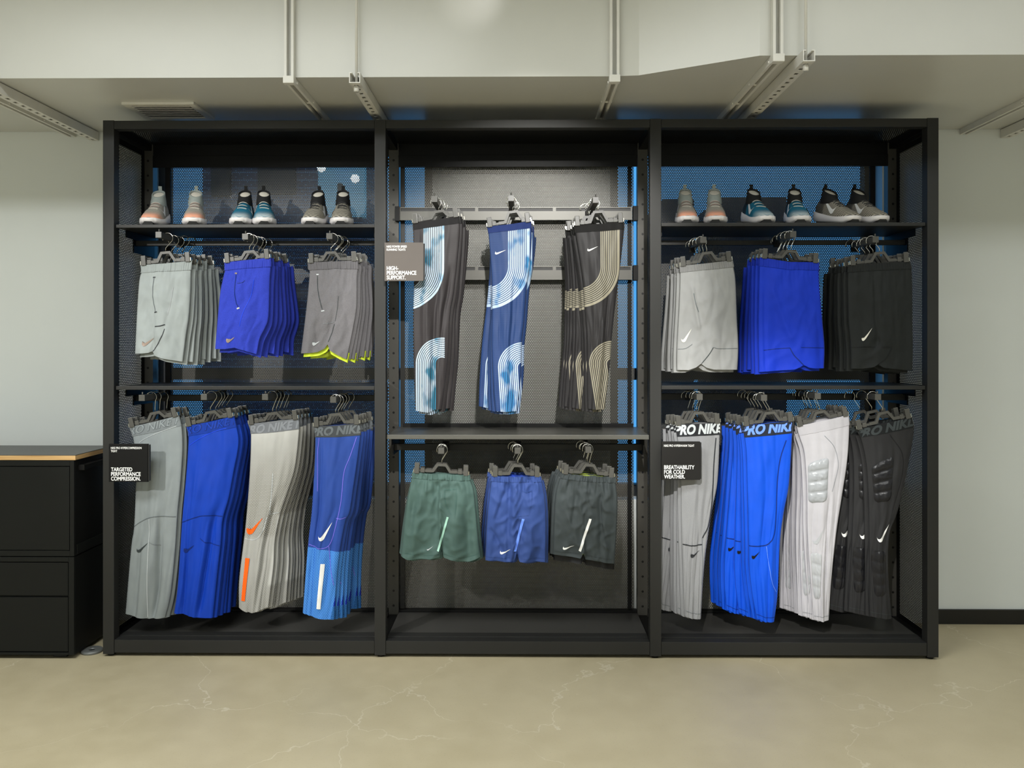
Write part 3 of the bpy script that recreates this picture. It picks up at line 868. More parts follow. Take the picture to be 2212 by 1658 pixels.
        for v in bm.verts:
            p = s.drape(v.co.x, v.co.y, off, band)
            if p is None: dead.append(v)
            else: v.co = p
        bmesh.ops.delete(bm, geom=dead, context='VERTS')
        bmesh.ops.recalc_face_normals(bm, faces=bm.faces)
        if len(bm.faces) == 0: bm.free(); return None
        o = meshobj(name, bm, m, parent or s.root, True)
        return o
    def line(s, pts, w, m, name='seam', off=0.0017):
        P = resample(pts); n = max(3, int(sum((Vector(a) - Vector(b)).length for a, b in zip(pts, pts[1:])) / 2.5))
        q = [P(i / n) for i in range(n + 1)]
        L_, R_ = [], []
        for i, p in enumerate(q):
            d = (q[min(i+1, n)] - q[max(i-1, 0)]).normalized(); nn = Vector((-d.y, d.x)) * w / 2
            L_.append(p + nn); R_.append(p - nn)
        return s.flat(name, [[L_[i], L_[i+1], R_[i+1], R_[i]] for i in range(n)], m, off, cut=50)
    def logo(s, a, b, m, k=1.0): return s.flat('logo', [swoosh_px(a, b, k)], m, 0.0020)
    def text(s, body, p0, p1, hgt, m, offset=0.02, shear=0.22, lift=0.001, squeeze=1.0):
        vs_, fs, W = text_shape(body, offset, shear, 1.02)
        p0, p1 = Vector(p0), Vector(p1); d = (p1 - p0) / W; up = Vector((d.y, -d.x)).normalized() * hgt / 0.72
        up = Vector((0, -1)) * hgt / 0.72
        polys = [[p0 + d * vs_[i][0] + up * vs_[i][1] for i in f] for f in fs]
        return s.flat('lettering', polys, m, lift, s.band, True, cut=9.0)
    def pad(s, tl, tr, br, bl, rows, m, bulge=0.009, round_=0.22):
        tl, tr, br, bl = map(Vector, (tl, tr, br, bl))
        na, nt_ = 14, rows * 8
        V, F = [], []
        for j in range(nt_ + 1):
            t = j / nt_
            k = t * rows; fr_ = k - math.floor(k) if j < nt_ else 0
            for i in range(na + 1):
                a = i / na
                lo, hi = tl * (1 - t) + bl * t, tr * (1 - t) + br * t
                e0 = max(0.0, 0.13 - t, t - 0.87) / 0.13
                ins = round_ * (1 - math.sqrt(max(0.0, 1 - e0 * e0)))
                p = lo + (hi - lo) * (ins * (1.9 if t < 0.5 else 1.0) + a * (1 - ins * (2.3 if t < 0.5 else 2.0)))
                e = (1 - abs(2*a-1) ** 4) ** 0.5 if 0 < a < 1 else 0
                b = bulge * math.sin(math.pi * fr_) ** 0.6 * e if 0 < fr_ < 1 else 0
                b *= 0.85 + 0.7 * noise.noise(Vector((a * 13, t * 26, s.seed)))
                q = s.drape(p.x, p.y, 0.0012 + b)
                if q is None:
                    w = at(p.x, p.y, s.y) - s.org; q = Vector((w.x, -0.001, w.z))
                V.append(q)
        n = na + 1
        for j in range(nt_):
            for i in range(na): F.append((j*n+i, (j+1)*n+i, (j+1)*n+i+1, j*n+i+1))
        return pyobj('quilted_pad', V, F, m, s.root, True)

# ---------------------------------------------------------------- hangers
def make_hanger(armp, y, tl, tr, apex=None):
    """clip hanger: hook over the arm, bridge, bar and two clips on the waist edge tl-tr (pixels at depth y)"""
    L_, R_ = at(*tl, y), at(*tr, y)
    mid = (L_ + R_) / 2
    ax = apex if apex else None
    A = at(ax[0], ax[1], y) if ax else Vector((mid.x, y, mid.z + 0.045))
    root = empty('clip_hanger', A)
    roll = math.atan2(R_.z - L_.z, R_.x - L_.x)
    half = (R_ - L_).length / 2
    rm = Matrix.Rotation(-roll, 4, 'Y')
    m0 = rm.inverted() @ (mid - A)
    zb = max(-0.062, min(-0.036, m0.z + 0.004)); cxm = m0.x
    bm = bmesh.new()
    tw, bw, th = 0.022, 0.05, 0.0115
    poly = [(-tw, 0), (tw, 0), (bw, zb), (bw - th * 1.25, zb), (tw - th * 0.55, -th), (-tw + th * 0.55, -th), (-bw + th * 1.25, zb), (-bw, zb)]
    prism(bm, poly, -0.006, 0.006)
    addbox(bm, cxm - half * 0.92, -bw + 0.012, -0.0035, 0.0035, zb, zb + 0.009)
    addbox(bm, bw - 0.012, cxm + half * 0.92, -0.0035, 0.0035, zb, zb + 0.009)
    addbox(bm, -bw - 0.02, -bw + 0.006, -0.005, 0.005, zb - 0.001, zb + 0.0125)
    addbox(bm, bw - 0.006, bw + 0.02, -0.005, 0.005, zb - 0.001, zb + 0.0125)
    bm.transform(rm)
    meshobj('bridge', bm, HANG, root)
    for sx in (-1, 1):
        bm = bmesh.new()
        cx = cxm + sx * half * 0.86
        T = rm @ Matrix.Translation((cx, 0, zb))
        addbox(bm, -0.0105, 0.0105, -0.0115, -0.0045, -0.008, 0.037, 0.002, T)
        addbox(bm, -0.0105, 0.0105, 0.0045, 0.0115, -0.008, 0.032, 0.002, T)
        addbox(bm, -0.0085, 0.0085, -0.0045, 0.0045, 0.006, 0.018, 0, T)
        c = meshobj('clip', bm, HANG, root)
        bm = bmesh.new()
        T2 = rm @ Matrix.Translation((cxm + sx * half * 0.66, 0, zb))
        addbox(bm, -0.009, 0.009, -0.0065, 0.0065, -0.003, 0.017, 0.0015, T2)
        meshobj('slider', bm, HANG, root)
        bm = bmesh.new()
        addbox(bm, -0.002 + sx * 0.0135, 0.002 + sx * 0.0135, -0.010, 0.010, -0.004, 0.012, 0, T)
        meshobj('spring', bm, CHROME, c)
    # hook: shank, bend, loop over the arm
    lz = armp.z - A.z; lx = armp.x - A.x
    pts = [(0, 0, -0.002), (0, 0, min(0.016, lz * 0.3))]
    r = 0.0235; cz = lz - 0.0025
    for d in range(-35, 206, 15):
        q = math.radians(d); pts.append((lx + r * math.cos(q), 0, cz + r * math.sin(q)))
    tube('hook', pts, 0.0018, CHROME, root, 6)
    return root

STACKS = []
def stack(g, armp, n, what, where, apex=None, dy=0.036, dx=0.0, roll=0.0, kind='shorts', jit=0.004, hl=None, grp=None, yaw=0.0):
    """g is the front garment; n copies behind it on the same arm, each on its own hanger"""
    top = (g.T(0), g.T(1))
    h = make_hanger(armp, g.y, tuple(top[0]), tuple(top[1]), apex)
    rnd = random.Random(g.key)
    ORD = ['front', 'second', 'third', 'fourth', 'fifth', 'rearmost']
    tag(g.root, '%s, front of its stack, %s' % (what, where), kind, '%s %s' % (kind, where))
    tag(h, 'front clip hanger of the stack, holding %s' % (what), 'hanger', 'hangers %s' % where)
    for k in range(1, n):
        c = copy_tree(g.root); d = copy_tree(h)
        off = Vector((dx * k + rnd.uniform(-jit, jit) * 1.6, dy * k, rnd.uniform(-jit, jit * 0.4) * 1.6))
        c.location = g.root.location + off; d.location = h.location + off
        r = math.radians(roll * k + rnd.uniform(-1.3, 1.3)); c.rotation_euler.y = r
        yw = math.radians(yaw + rnd.uniform(-5, 5)); c.rotation_euler.z = yw
        q = ORD[k] if k < n - 1 or k == 1 else 'rearmost'
        c['label'] = '%s, %s of its stack, %s' % (what, q, where)
        d['label'] = '%s clip hanger of the stack, holding %s' % (q, what)
    return h

# ================================================================= LEFT BAY, upper row: shorts
UL, LL = 'upper left bay', 'lower left bay'
g = Garment('L1', 0.05, [(304.7, 572.6), (360, 569), (415, 563.4)], [(413, 586), (413, 625), (409, 683), (401.6, 731)],
            [(291.6, 763.7), (312, 763), (324.4, 761.5), (331, 758), (337, 768), (357, 774), (395.4, 781)],
            [(306, 586), (301, 604), (296.4, 664)], 0.017, 0.004, 1.6, 2, 1, 0.016, gather=0.003)
g.build('shorts', 17, FAB['L1'], WB['L1'], 0.0009)
g.line([(336, 600), (334, 630), (335, 650), (340, 673)], 1.3, INK['greydk'])
g.line([(333.5, 599.5), (339, 599)], 2.4, INK['dark'], 'bar_tack'); g.line([(337.5, 675), (344, 673.5)], 2.4, INK['dark'], 'bar_tack')
g.line([(339, 705), (352, 704), (361.5, 701)], 2.0, INK['dark'], 'bar_tack')
g.line([(361, 710), (356, 724), (347, 741), (338, 753), (330, 760)], 1.6, INK['dark'], 'vent_edge')
g.line([(377, 620), (373, 650), (366, 680)], 0.8, INK['palegrey'])
g.logo((310.5, 745.5), (337.5, 728.4), INK['gold'], 1.25)
stack(g, A_L[0], 5, 'pale grey woven shorts', UL, (358, 543), dx=0.011, roll=-1.5)

g = Garment('L2', 0.005, [(485.7, 567), (515.6, 564), (585, 556.6)], [(586, 575), (584, 606), (581, 683), (573.5, 708), (562, 731)],
            [(464.5, 753.5), (488.6, 753.5), (508, 750.6), (531, 757), (555, 765)], [(486, 582.7), (481, 604), (474, 644)], 0.017, 0.005, 1.7, 2, 2, 0.016, gather=0.003)
g.build('shorts', 17, FAB['L2'], WB['L2'], 0.0009)
g.line([(513, 594), (510.5, 625), (513, 650), (518.5, 664)], 1.6, INK['bluedk'])
g.line([(510, 590.5), (515.5, 591)], 3, INK['gold'], 'bar_tack'); g.line([(515.5, 667), (521, 665)], 3, INK['light'], 'bar_tack')
g.line([(551, 604), (545, 640), (530, 675), (522, 705)], 0.9, INK['royal'])
g.line([(516, 612), (526, 611), (532, 606)], 0.9, INK['bluedk'])
g.logo((491.5, 738), (510, 727), INK['gold'], 1.5)
stack(g, A_L[1], 5, 'blue heather shorts', UL, (539, 541), dx=0.009, roll=-2.0)

g = Garment('L3', 0.02, [(666, 567), (720, 565), (773, 562.4)], [(774, 581), (772, 598), (771, 664), (761, 722)],
            [(650, 763), (672, 762), (688, 760), (703, 752.5), (709.5, 743), (715, 756.4), (734, 768), (750, 776)], [(666.7, 580.7), (668.6, 590), (663, 654)], 0.017, 0.005, 1.5, 2, 3, 0.002, gather=0.003)
g.build('shorts', 17, FAB['L3'], WB['L3'], 0.0009)
g.line([(687, 596), (689, 630), (698, 668)], 1.5, INK['charcoal'])
g.line([(684.5, 593), (690, 593)], 2.2, INK['light'], 'bar_tack'); g.line([(696, 672), (703, 671)], 2.2, INK['light'], 'bar_tack')
g.line([(700, 699), (712, 698), (725, 695)], 1.2, INK['grey'])
g.line([(725, 700), (719, 718), (711, 738)], 1.4, INK['charcoal'], 'vent_edge')
g.line([(734, 640), (731, 670), (726, 694)], 0.8, INK['charcoal'])
g.logo((677.5, 744), (692.5, 736.5), INK['light'], 1.8)
o = g.mesh('lining', [g.tube(0.9, 1.0, 8, -0.004, (0.004, 0.008, -0.016))], INK['lime'], g.root)
stack(g, A_L[2], 5, 'charcoal heather shorts with lime lining', UL, (715, 543), dx=0.006, roll=-1.8)

# ================================================================= LEFT BAY, lower row: tights
g = Garment('LB1', 0.05, [(280, 922), (335, 910), (387, 896.4)], [(394, 928), (395, 980), (390, 1050), (384, 1110), (379, 1190), (370, 1280)],
            [(271, 1324.5), (293, 1329), (324, 1334), (358, 1332)], [(287, 943.5), (295, 997), (293, 1059.5), (289.6, 1138), (283, 1185)], 0.015, 0.004, 1.8, 2, 4,
            extra=((0.62, 0.72, 0.5, 1.0, -0.010, 0.05), (0.2, 0.28, 0.62, 1.0, -0.006, 0.04)))
g.build('running_tights', 21, FAB['LB1'], WB['LB1'], 0.0)
g.line([(289, 1138), (305, 1126), (326, 1116), (345, 1113), (384, 1115)], 1.4, INK['greydk'])
g.line([(327, 1118), (328, 1150), (326, 1200), (324, 1260), (322, 1330)], 1.2, INK['light'])
g.line([(328, 1167), (336, 1172), (347, 1177)], 1.3, INK['grey']); g.line([(302, 955), (318, 945), (345, 933), (386, 918)], 1.0, INK['light'])
g.logo((297, 1191), (326.6, 1167.7), INK['charcoal'], 1.0)
g.text('PRO NIKE PRO', (268, 942), (425, 905), 17, INK['greydk'], 0.045, 0.22, 0.0008); g.text('PRO NIKE PRO', (268, 942), (425, 905), 16.6, INK['bandlg'], -0.002, 0.22, 0.0013)
stack(g, A_LB[0], 3, 'pale grey compression tights', LL, (335, 888.6), dx=0.008, roll=-0.5, kind='tights')

g = Garment('LB2', 0.045, [(403, 920), (455, 910), (506, 898)], [(516, 943), (514, 975), (506, 1016), (495, 1075), (482, 1122), (478, 1172), (468, 1263)],
            [(376, 1323), (393.5, 1324.5), (433, 1332), (461, 1333)], [(407, 943.5), (403, 1015.6), (393.5, 1122), (384, 1263)], 0.015, 0.004, 2.2, 2, 5,
            extra=((0.78, 0.62, 0.5, 1.0, -0.012, 0.06), (0.16, 0.22, 0.3, 1.0, -0.006, 0.035)))
g.build('running_tights', 22, FAB['LB2'], WB['LB2'], 0.0)
g.line([(394, 1127), (420, 1117), (447, 1111), (482, 1114)], 1.4, INK['bluedk']); g.line([(436, 1160), (450, 1170), (478, 1178)], 1.2, INK['bluedk'])
g.line([(410, 961), (430, 948), (465, 931), (505, 920)], 1.0, INK['royal'])
g.logo((400, 1189.5), (422.5, 1175), INK['bluedk'], 1.35)
g.text('PRO NIKE PRO', (389, 941), (553, 905), 17, INK['bluedk'], 0.045, 0.22, 0.0008); g.text('PRO NIKE PRO', (389, 941), (553, 905), 16.6, INK['bandblue'], -0.002, 0.22, 0.0013)
stack(g, A_LB[1], 5, 'royal blue compression tights', LL, (454.7, 887), dx=0.005, roll=-0.4, kind='tights')

g = Garment('LB3', 0.06, [(537, 915), (592, 910), (646, 903)], [(646.5, 934), (638, 1009), (621, 1066), (605, 1113), (594, 1169), (591, 1225)],
            [(516, 1311), (534.5, 1320), (553, 1319), (580, 1310)], [(542, 940), (539, 1028), (530, 1138), (517, 1247.6)], 0.015, 0.004, 1.6, 2, 6,
            extra=((0.78, 0.6, 0.45, 1.0, -0.010, 0.06),))
g.build('running_tights', 22, FAB['LB3'], WB['LB3'], 0.0)
g.line([(592, 1020), (590, 1060), (585, 1110)], 1.2, INK['light']); g.line([(585, 1110), (595, 1107), (604, 1106)], 1.2, INK['light'])
g.line([(529, 1160), (545, 1164), (560, 1159), (572, 1142), (580, 1115)], 1.3, INK['light'])
g.logo((536.5, 1151), (571.5, 1115), INK['orange'], 1.15)
g.flat('stripe', [[(532, 1203), (541.4, 1203.6), (531.5, 1295.5), (523.5, 1294.5)]], INK['orange'], 0.0032)
g.text('PRO NIKE PRO', (527, 938), (686, 918), 17, INK['bandgrey'], 0.045)
stack(g, A_LB[2], 5, 'white hexagon-mesh tights with orange stripe', LL, (589, 890), dx=0.005, roll=-1.4, kind='tights')

g = Garment('LB4', 0.005, [(677.6, 920), (728, 918), (778, 913.7)], [(779.6, 934), (775, 975), (765.5, 1044), (756, 1106.6), (747, 1125), (736, 1185), (727, 1263)],
            [(654, 1322), (681, 1332), (703, 1336), (723, 1337)], [(681, 943.5), (679, 1012.5), (673, 1106.6), (665, 1179)], 0.015, 0.004, 1.7, 2, 7,
            extra=((0.14, 0.3, 0.1, 1.0, -0.006, 0.035),))
g.build('running_tights', 24, FAB['LB4'], WB['LB4'], 0.0)
g.line([(771, 943), (757, 985), (744, 1020), (738, 1080), (725, 1140), (712, 1176), (690, 1182), (668, 1174)], 1.3, INK['violet'])
g.line([(690, 945), (687, 980), (687, 1060)], 1.0, INK['violet']); g.line([(727, 1118), (738, 1119), (748, 1116)], 1.3, INK['violet'])
g.line([(712, 1178), (715, 1220), (722, 1262)], 1.1, INK['violet'])
g.logo((692, 1165.5), (719.5, 1125.5), INK['white'], 1.0)
g.flat('stripe', [[(695, 1214.6), (703.8, 1215.5), (694, 1313), (685.5, 1312)]], INK['white'], 0.0032)
g.text('PRO NIKE PRO', (671, 941), (840, 930), 17.5, INK['greydk'], 0.045)
stack(g, A_LB[3], 5, 'blue two-tone tights with white stripe', LL, (725, 892), dx=0.007, roll=-0.7, kind='tights')

# ================================================================= MIDDLE BAY, upper row: printed tights
UC, LC = 'upper middle bay', 'lower middle bay'
g = Garment('C1', 0.03, [(891, 482), (940, 475), (992, 467)], [(994, 491), (990, 546), (981, 628), (973, 677), (967.5, 774.6), (962, 823.5)],
            [(897, 886), (912, 889), (927, 890), (940, 884), (955, 883)], [(892.6, 498), (894, 611.7), (892.6, 677), (893, 758)], 0.015, 0.004, 2.4, 2, 8, 0.012,
            extra=((0.6, 0.55, 0.15, 1.0, -0.005, 0.05), (0.86, 0.75, 0.3, 0.75, -0.008, 0.04)))
g.build('running_tights', 15, FAB['C1'], WB['C1'], 0.0)
stack(g, A_C[0], 4, 'black printed tights with pale blue stripes', UC, (948, 454), dx=0.008, roll=-0.6, kind='tights')

g = Garment('C2', 0.03, [(1052, 490), (1098, 485), (1147, 478)], [(1148.5, 507.5), (1145, 569), (1139, 611.7), (1132.5, 693), (1127.5, 742), (1125.6, 807)],
            [(1070, 887), (1090, 889), (1117, 887)], [(1055.6, 510), (1062, 600), (1063, 670), (1062, 745), (1065, 823)], 0.015, 0.004, 2.0, 2, 9, 0.012,
            extra=((0.62, 0.6, 0.3, 1.0, -0.006, 0.05),))
g.build('running_tights', 14, FAB['C2'], WB['C2'], 0.0)
g.logo((1069, 548), (1093.5, 540.5), INK['white'], 1.0)
stack(g, A_C[1], 4, 'navy printed tights with pale blue stripes', UC, (1107.7, 455), dx=0.005, roll=2.0, kind='tights')

g = Garment('C3', 0.03, [(1240, 487), (1294, 484), (1348, 479)], [(1348, 498), (1341, 563), (1335, 611.7), (1327, 677), (1322, 726), (1317, 791)],
            [(1269, 882), (1290, 884), (1307, 883)], [(1243.5, 507.5), (1257, 595), (1262, 660.6), (1267, 726), (1268, 823)], 0.015, 0.004, 1.8, 2, 10, 0.012,
            extra=((0.75, 0.7, 0.4, 1.0, -0.005, 0.05),))
g.build('running_tights', 16, FAB['C3'], WB['C3'], 0.0)
g.logo((1268, 541.5), (1291.5, 532.5), INK['white'], 1.0)
stack(g, A_C[2], 5, 'black printed tights with beige stripes', UC, (1292, 455), dx=-0.008, roll=1.5, kind='tights')

# ================================================================= MIDDLE BAY, lower row: running shorts
g = Garment('CB1', 0.0, [(892, 1019), (934.5, 1022.5), (1014.7, 1025)], [(1017, 1038), (1024, 1060), (1029, 1110.5), (1034, 1161)],
            [(866, 1200), (882, 1208.4), (917.6, 1206), (951, 1199), (955, 1183), (959, 1201), (985, 1209), (1012, 1212), (1040, 1200)],
            [(889, 1034.5), (880, 1078), (872, 1136)], 0.02, 0.007, 3.2, 2, 11, 0.010, gather=0.009, extra=((0.42, 0.4, 0.1, 0.9, -0.010, 0.05), (0.1, 0.08, 0.3, 1.0, -0.010, 0.035), (0.86, 0.88, 0.4, 1.0, -0.008, 0.05)))
g.build('shorts', 12, FAB['CB1'], WB['CB1'], 0.0012)
g.flat('stripe', [[(966, 1113), (970.5, 1114), (949.5, 1186.5), (945.5, 1185)]], INK['mint'], 0.0032)
g.line([(960, 1055), (972, 1056.5), (986, 1054)], 2.2, INK['sage'], 'pocket_opening'); g.line([(960, 1056), (964, 1085), (972, 1105), (978, 1109)], 1.2, INK['sage'], 'pocket_seam'); g.line([(986, 1054), (986, 1085), (984, 1108)], 0.8, INK['sage'], 'pocket_seam')
g.line([(952, 1197), (955, 1186), (958, 1199)], 1.2, INK['slate'], 'vent_edge'); g.line([(869, 1192), (915, 1198), (952, 1192), (1000, 1203), (1035, 1193)], 0.7, INK['sage'], 'hem_stitch')
g.logo((923, 1186), (937.5, 1175.5), INK['light'], 0.7)
stack(g, A_CB[0], 2, 'sage green running shorts', LC, (954.7, 1000.7), dx=-0.004, roll=0.3)

g = Garment('CB2', 0.0, [(1062.5, 1026.5), (1115, 1029), (1167.5, 1027.5)], [(1172, 1044), (1177.5, 1076.7), (1180, 1131)],
            [(1048, 1209), (1078, 1209), (1110.5, 1208), (1117.5, 1193), (1122, 1209), (1150, 1211), (1179, 1213)], [(1061, 1037), (1056, 1076.7), (1051.7, 1122)],
            0.02, 0.006, 2.6, 2, 12, 0.010, gather=0.010, extra=((0.36, 0.32, 0.12, 1.0, -0.010, 0.04), (0.05, 0.3, 0.6, 0.95, -0.006, 0.03), (0.3, 0.14, 0.1, 0.5, -0.006, 0.03)))
g.build('shorts', 12, FAB['CB2'], WB['CB2'], 0.0012)
g.flat('stripe', [[(1127.5, 1117), (1133, 1117.5), (1115, 1188), (1110, 1187)]], INK['lightblue'], 0.0032)
g.line([(1128, 1058), (1138, 1062), (1149, 1058)], 2.0, INK['navy'], 'pocket_opening'); g.line([(1106, 1112), (1112, 1114), (1142, 1110)], 0.9, INK['navy'], 'pocket_seam'); g.line([(1149, 1058), (1148, 1080), (1143, 1110)], 0.8, INK['navy'], 'pocket_seam')
g.line([(1113, 1205), (1118, 1194), (1121, 1208)], 1.4, INK['bluedk'], 'vent_edge'); g.line([(1050, 1201), (1080, 1201.5), (1110, 1200)], 0.7, INK['navy'], 'hem_stitch'); g.line([(1125, 1202), (1178, 1205)], 0.7, INK['navy'], 'hem_stitch')
g.logo((1080, 1192), (1103.5, 1182.5), INK['white'], 1.0)
o = g.mesh('lining', [g.tube(-0.035, 0.0, 3, -0.003, (0, 0.008, 0.0))], INK['royal'], g.root)
stack(g, A_CB[1], 4, 'steel blue running shorts', LC, (1118.6, 1002.5), dx=-0.005, roll=0.5)

g = Garment('CB3', 0.0, [(1214, 1021), (1270, 1027), (1328, 1029)], [(1331, 1049.5), (1334, 1085.7), (1332, 1149)],
            [(1193.5, 1196), (1225, 1199), (1253, 1201.6), (1258.2, 1190), (1264, 1205), (1295, 1210), (1327.5, 1217)], [(1209, 1033), (1200, 1067.6), (1196, 1131)],
            0.02, 0.006, 2.2, 2, 13, 0.004, gather=0.010, extra=((0.34, 0.26, 0.2, 0.6, -0.009, 0.04), (0.72, 0.8, 0.2, 1.0, -0.009, 0.04), (0.6, 0.85, 0.95, 0.75, -0.005, 0.03)))
g.build('shorts', 12, FAB['CB3'], WB['CB3'], 0.0012)
g.flat('stripe', [[(1271.6, 1117), (1277, 1118), (1253.5, 1187.5), (1248.8, 1185)]], INK['white'], 0.0032)
g.line([(1270, 1080), (1278, 1092), (1290, 1093)], 2.2, INK['slate'], 'pocket_opening'); g.line([(1267, 1058), (1272, 1082), (1276, 1090)], 0.9, INK['slate'], 'pocket_seam'); g.line([(1295, 1056), (1298, 1090), (1300, 1130), (1312, 1185)], 1.2, INK['slate'], 'pocket_seam')
g.line([(1254, 1198), (1258.5, 1191), (1263, 1203)], 1.4, INK['lime'], 'vent_edge'); g.line([(1195, 1188), (1225, 1191), (1252, 1192)], 0.7, INK['slate'], 'hem_stitch'); g.line([(1266, 1196), (1327, 1208)], 0.7, INK['slate'], 'hem_stitch')
g.logo((1215, 1183), (1240.5, 1174.5), INK['white'], 1.0)
o = g.mesh('lining', [g.tube(-0.03, 0.0, 3, -0.003, (0, 0.008, 0.0))], INK['lime'], g.root)
o = g.mesh('inner_shorts', [g.tube(0.6, 1.0, 8, -0.003, (0.002, 0.014, -0.030))], INK['black'], g.root)
stack(g, A_CB[2], 4, 'charcoal running shorts with lime trim', LC, (1274, 1001.6), dx=-0.006, roll=0.5)

# ================================================================= RIGHT BAY, upper row: training shorts
UR, LR = 'upper right bay', 'lower right bay'
g = Garment('R1', 0.0, [(1467.8, 574.6), (1525, 569), (1582, 561.7)], [(1585, 579.6), (1589, 609), (1592, 689), (1595, 749)],
            [(1461, 798.5), (1485.7, 798.5), (1502, 793), (1512.5, 785), (1523.5, 793.5), (1539, 797.5), (1593, 798)], [(1468.8, 589.5), (1467.8, 629), (1464.8, 689), (1461, 759)],
            0.017, 0.004, 1.4, 2, 14, 0.012, gather=0.003, extra=((0.2, 0.35, 0.2, 0.65, 0.006, 0.03),))
g.build('shorts', 14, FAB['R1'], WB['R1'], 0.0009)
g.line([(1496, 634), (1500, 655), (1507, 674)], 1.4, INK['greydk']); g.line([(1461, 754), (1480, 752), (1494, 743)], 0.9, INK['greydk']); g.line([(1538, 750), (1550, 752.5), (1594, 752)], 0.9, INK['greydk'])
g.line([(1537, 750), (1526, 768), (1513, 786)], 1.6, INK['charcoal'], 'vent_edge')
g.logo((1472.5, 738.5), (1493, 709.5), INK['cream'], 1.1)
stack(g, A_R[0], 5, 'mid grey training shorts', UR, (1526.5, 543.7), dx=-0.004, roll=0.4)

g = Garment('R2', 0.0, [(1641.5, 556), (1655, 558), (1672, 561), (1703, 566), (1768.6, 567)], [(1770, 613), (1775, 674.5), (1781, 746)],
            [(1638, 803), (1682.5, 799.6), (1713, 797.6), (1724, 793), (1732, 787.5), (1744, 793.5), (1756, 795), (1780, 795)], [(1640, 582), (1638, 650), (1637, 720)],
            0.017, 0.004, 1.3, 2, 15, 0.012, gather=0.003, extra=((0.2, 0.5, 0.25, 0.75, 0.006, 0.06), (0.09, 0.1, 0.3, 1.0, -0.006, 0.02)))
g.build('shorts', 18, FAB['R2'], WB['R2'], 0.0009)
g.line([(1648, 756), (1675, 753), (1703, 751)], 1.0, INK['bluedk']); g.line([(1703, 751), (1711, 766), (1722, 778), (1732, 788)], 1.6, INK['bluedk'], 'vent_edge'); g.line([(1725, 750), (1779, 751)], 0.9, INK['bluedk'])
stack(g, A_R[1], 5, 'royal blue training shorts', UR, (1709, 540), dx=-0.005, roll=0.5)

g = Garment('R3', 0.0, [(1832, 572), (1900, 568), (1965, 564)], [(1970, 592.6), (1971, 674.6), (1972, 756.7)],
            [(1836, 795.6), (1862.6, 795.6), (1883, 792.6), (1892, 786.5), (1903.6, 793.6), (1935, 797), (1971, 800)], [(1830, 613), (1831, 685), (1836, 746)],
            0.017, 0.004, 1.5, 2, 16, 0.012, gather=0.003, extra=((0.4, 0.42, 0.2, 0.8, -0.005, 0.03),))
g.build('shorts', 16, FAB['R3'], WB['R3'], 0.0009)
g.line([(1837, 750), (1875, 749), (1922, 750)], 1.0, INK['black']); g.line([(1922, 752), (1910, 773), (1892, 787)], 1.6, INK['black'], 'vent_edge')
g.logo((1859, 736), (1880, 708), INK['cream'], 0.8)
stack(g, A_R[2], 5, 'black training shorts', UR, (1899.5, 543.7), dx=-0.008, roll=0.6)

# ================================================================= RIGHT BAY, lower row: tights
g = Garment('RB1', 0.012, [(1458.5, 917), (1506, 914), (1555.4, 911.4)], [(1555, 938.5), (1550, 1040), (1538, 1101.5), (1525, 1188), (1518.5, 1255)],
            [(1478, 1329), (1495, 1334), (1514, 1335)], [(1463, 945), (1468, 1000), (1470.8, 1055), (1472, 1148), (1475, 1255)], 0.015, 0.003, 1.5, 2, 17)
g.build('running_tights', 26, FAB['RB1'], WB['RB1'], 0.0)
g.line([(1546, 945), (1541, 1000), (1537, 1080), (1530, 1130), (1516, 1160)], 2.4, INK['dark']); g.line([(1474, 1174), (1495, 1176), (1515, 1174)], 2.4, INK['dark']); g.line([(1515, 1160), (1516, 1200), (1514, 1260)], 1.0, INK['greydk'])
g.line([(1480, 1317), (1497, 1322), (1514, 1323)], 0.8, INK['greydk'], 'hem_stitch')
g.logo((1490, 1200.5), (1510, 1186), INK['dark'], 1.3)
g.text('PRO NIKE', (1456, 938), (1560, 933), 20, INK['light'], 0.05)
stack(g, A_RB[0], 4, 'grey brushed tights with black waistband', LR, (1509, 889), dx=-0.006, roll=1.4, kind='tights')

g = Garment('RB2', 0.005, [(1604, 918.5), (1660, 913), (1714, 907.5)], [(1711, 943.6), (1704.6, 1044), (1693, 1106.8), (1685, 1169.6), (1680, 1279)],
            [(1634, 1335), (1650, 1340), (1672, 1342)], [(1608, 943.6), (1612, 990.6), (1615, 1122.5), (1617, 1216.6), (1624, 1279.4)], 0.015, 0.003, 1.4, 2, 18)
g.build('running_tights', 26, FAB['RB2'], WB['RB2'], 0.0)
g.line([(1697, 950), (1685, 985), (1678, 1030), (1674, 1100), (1670, 1150), (1657, 1172), (1640, 1177), (1617, 1177)], 2.0, INK['bluedk'])
g.line([(1653, 1178), (1658, 1215), (1665, 1255), (1676, 1277)], 0.9, INK['lightblue']); g.line([(1697, 950), (1704, 945), (1708, 930)], 1.0, INK['royal']); g.line([(1632, 1325), (1652, 1330), (1673, 1331)], 0.8, INK['bluedk'], 'hem_stitch')
g.logo((1622.5, 1204), (1639, 1188.5), INK['black'], 1.3)
g.text('PRO NIKE', (1600, 939), (1718, 928), 21, INK['lightblue'], 0.05)
stack(g, A_RB[1], 6, 'bright blue tights with black waistband', LR, (1662, 888.6), dx=-0.006, roll=1.7, kind='tights', dy=0.034)

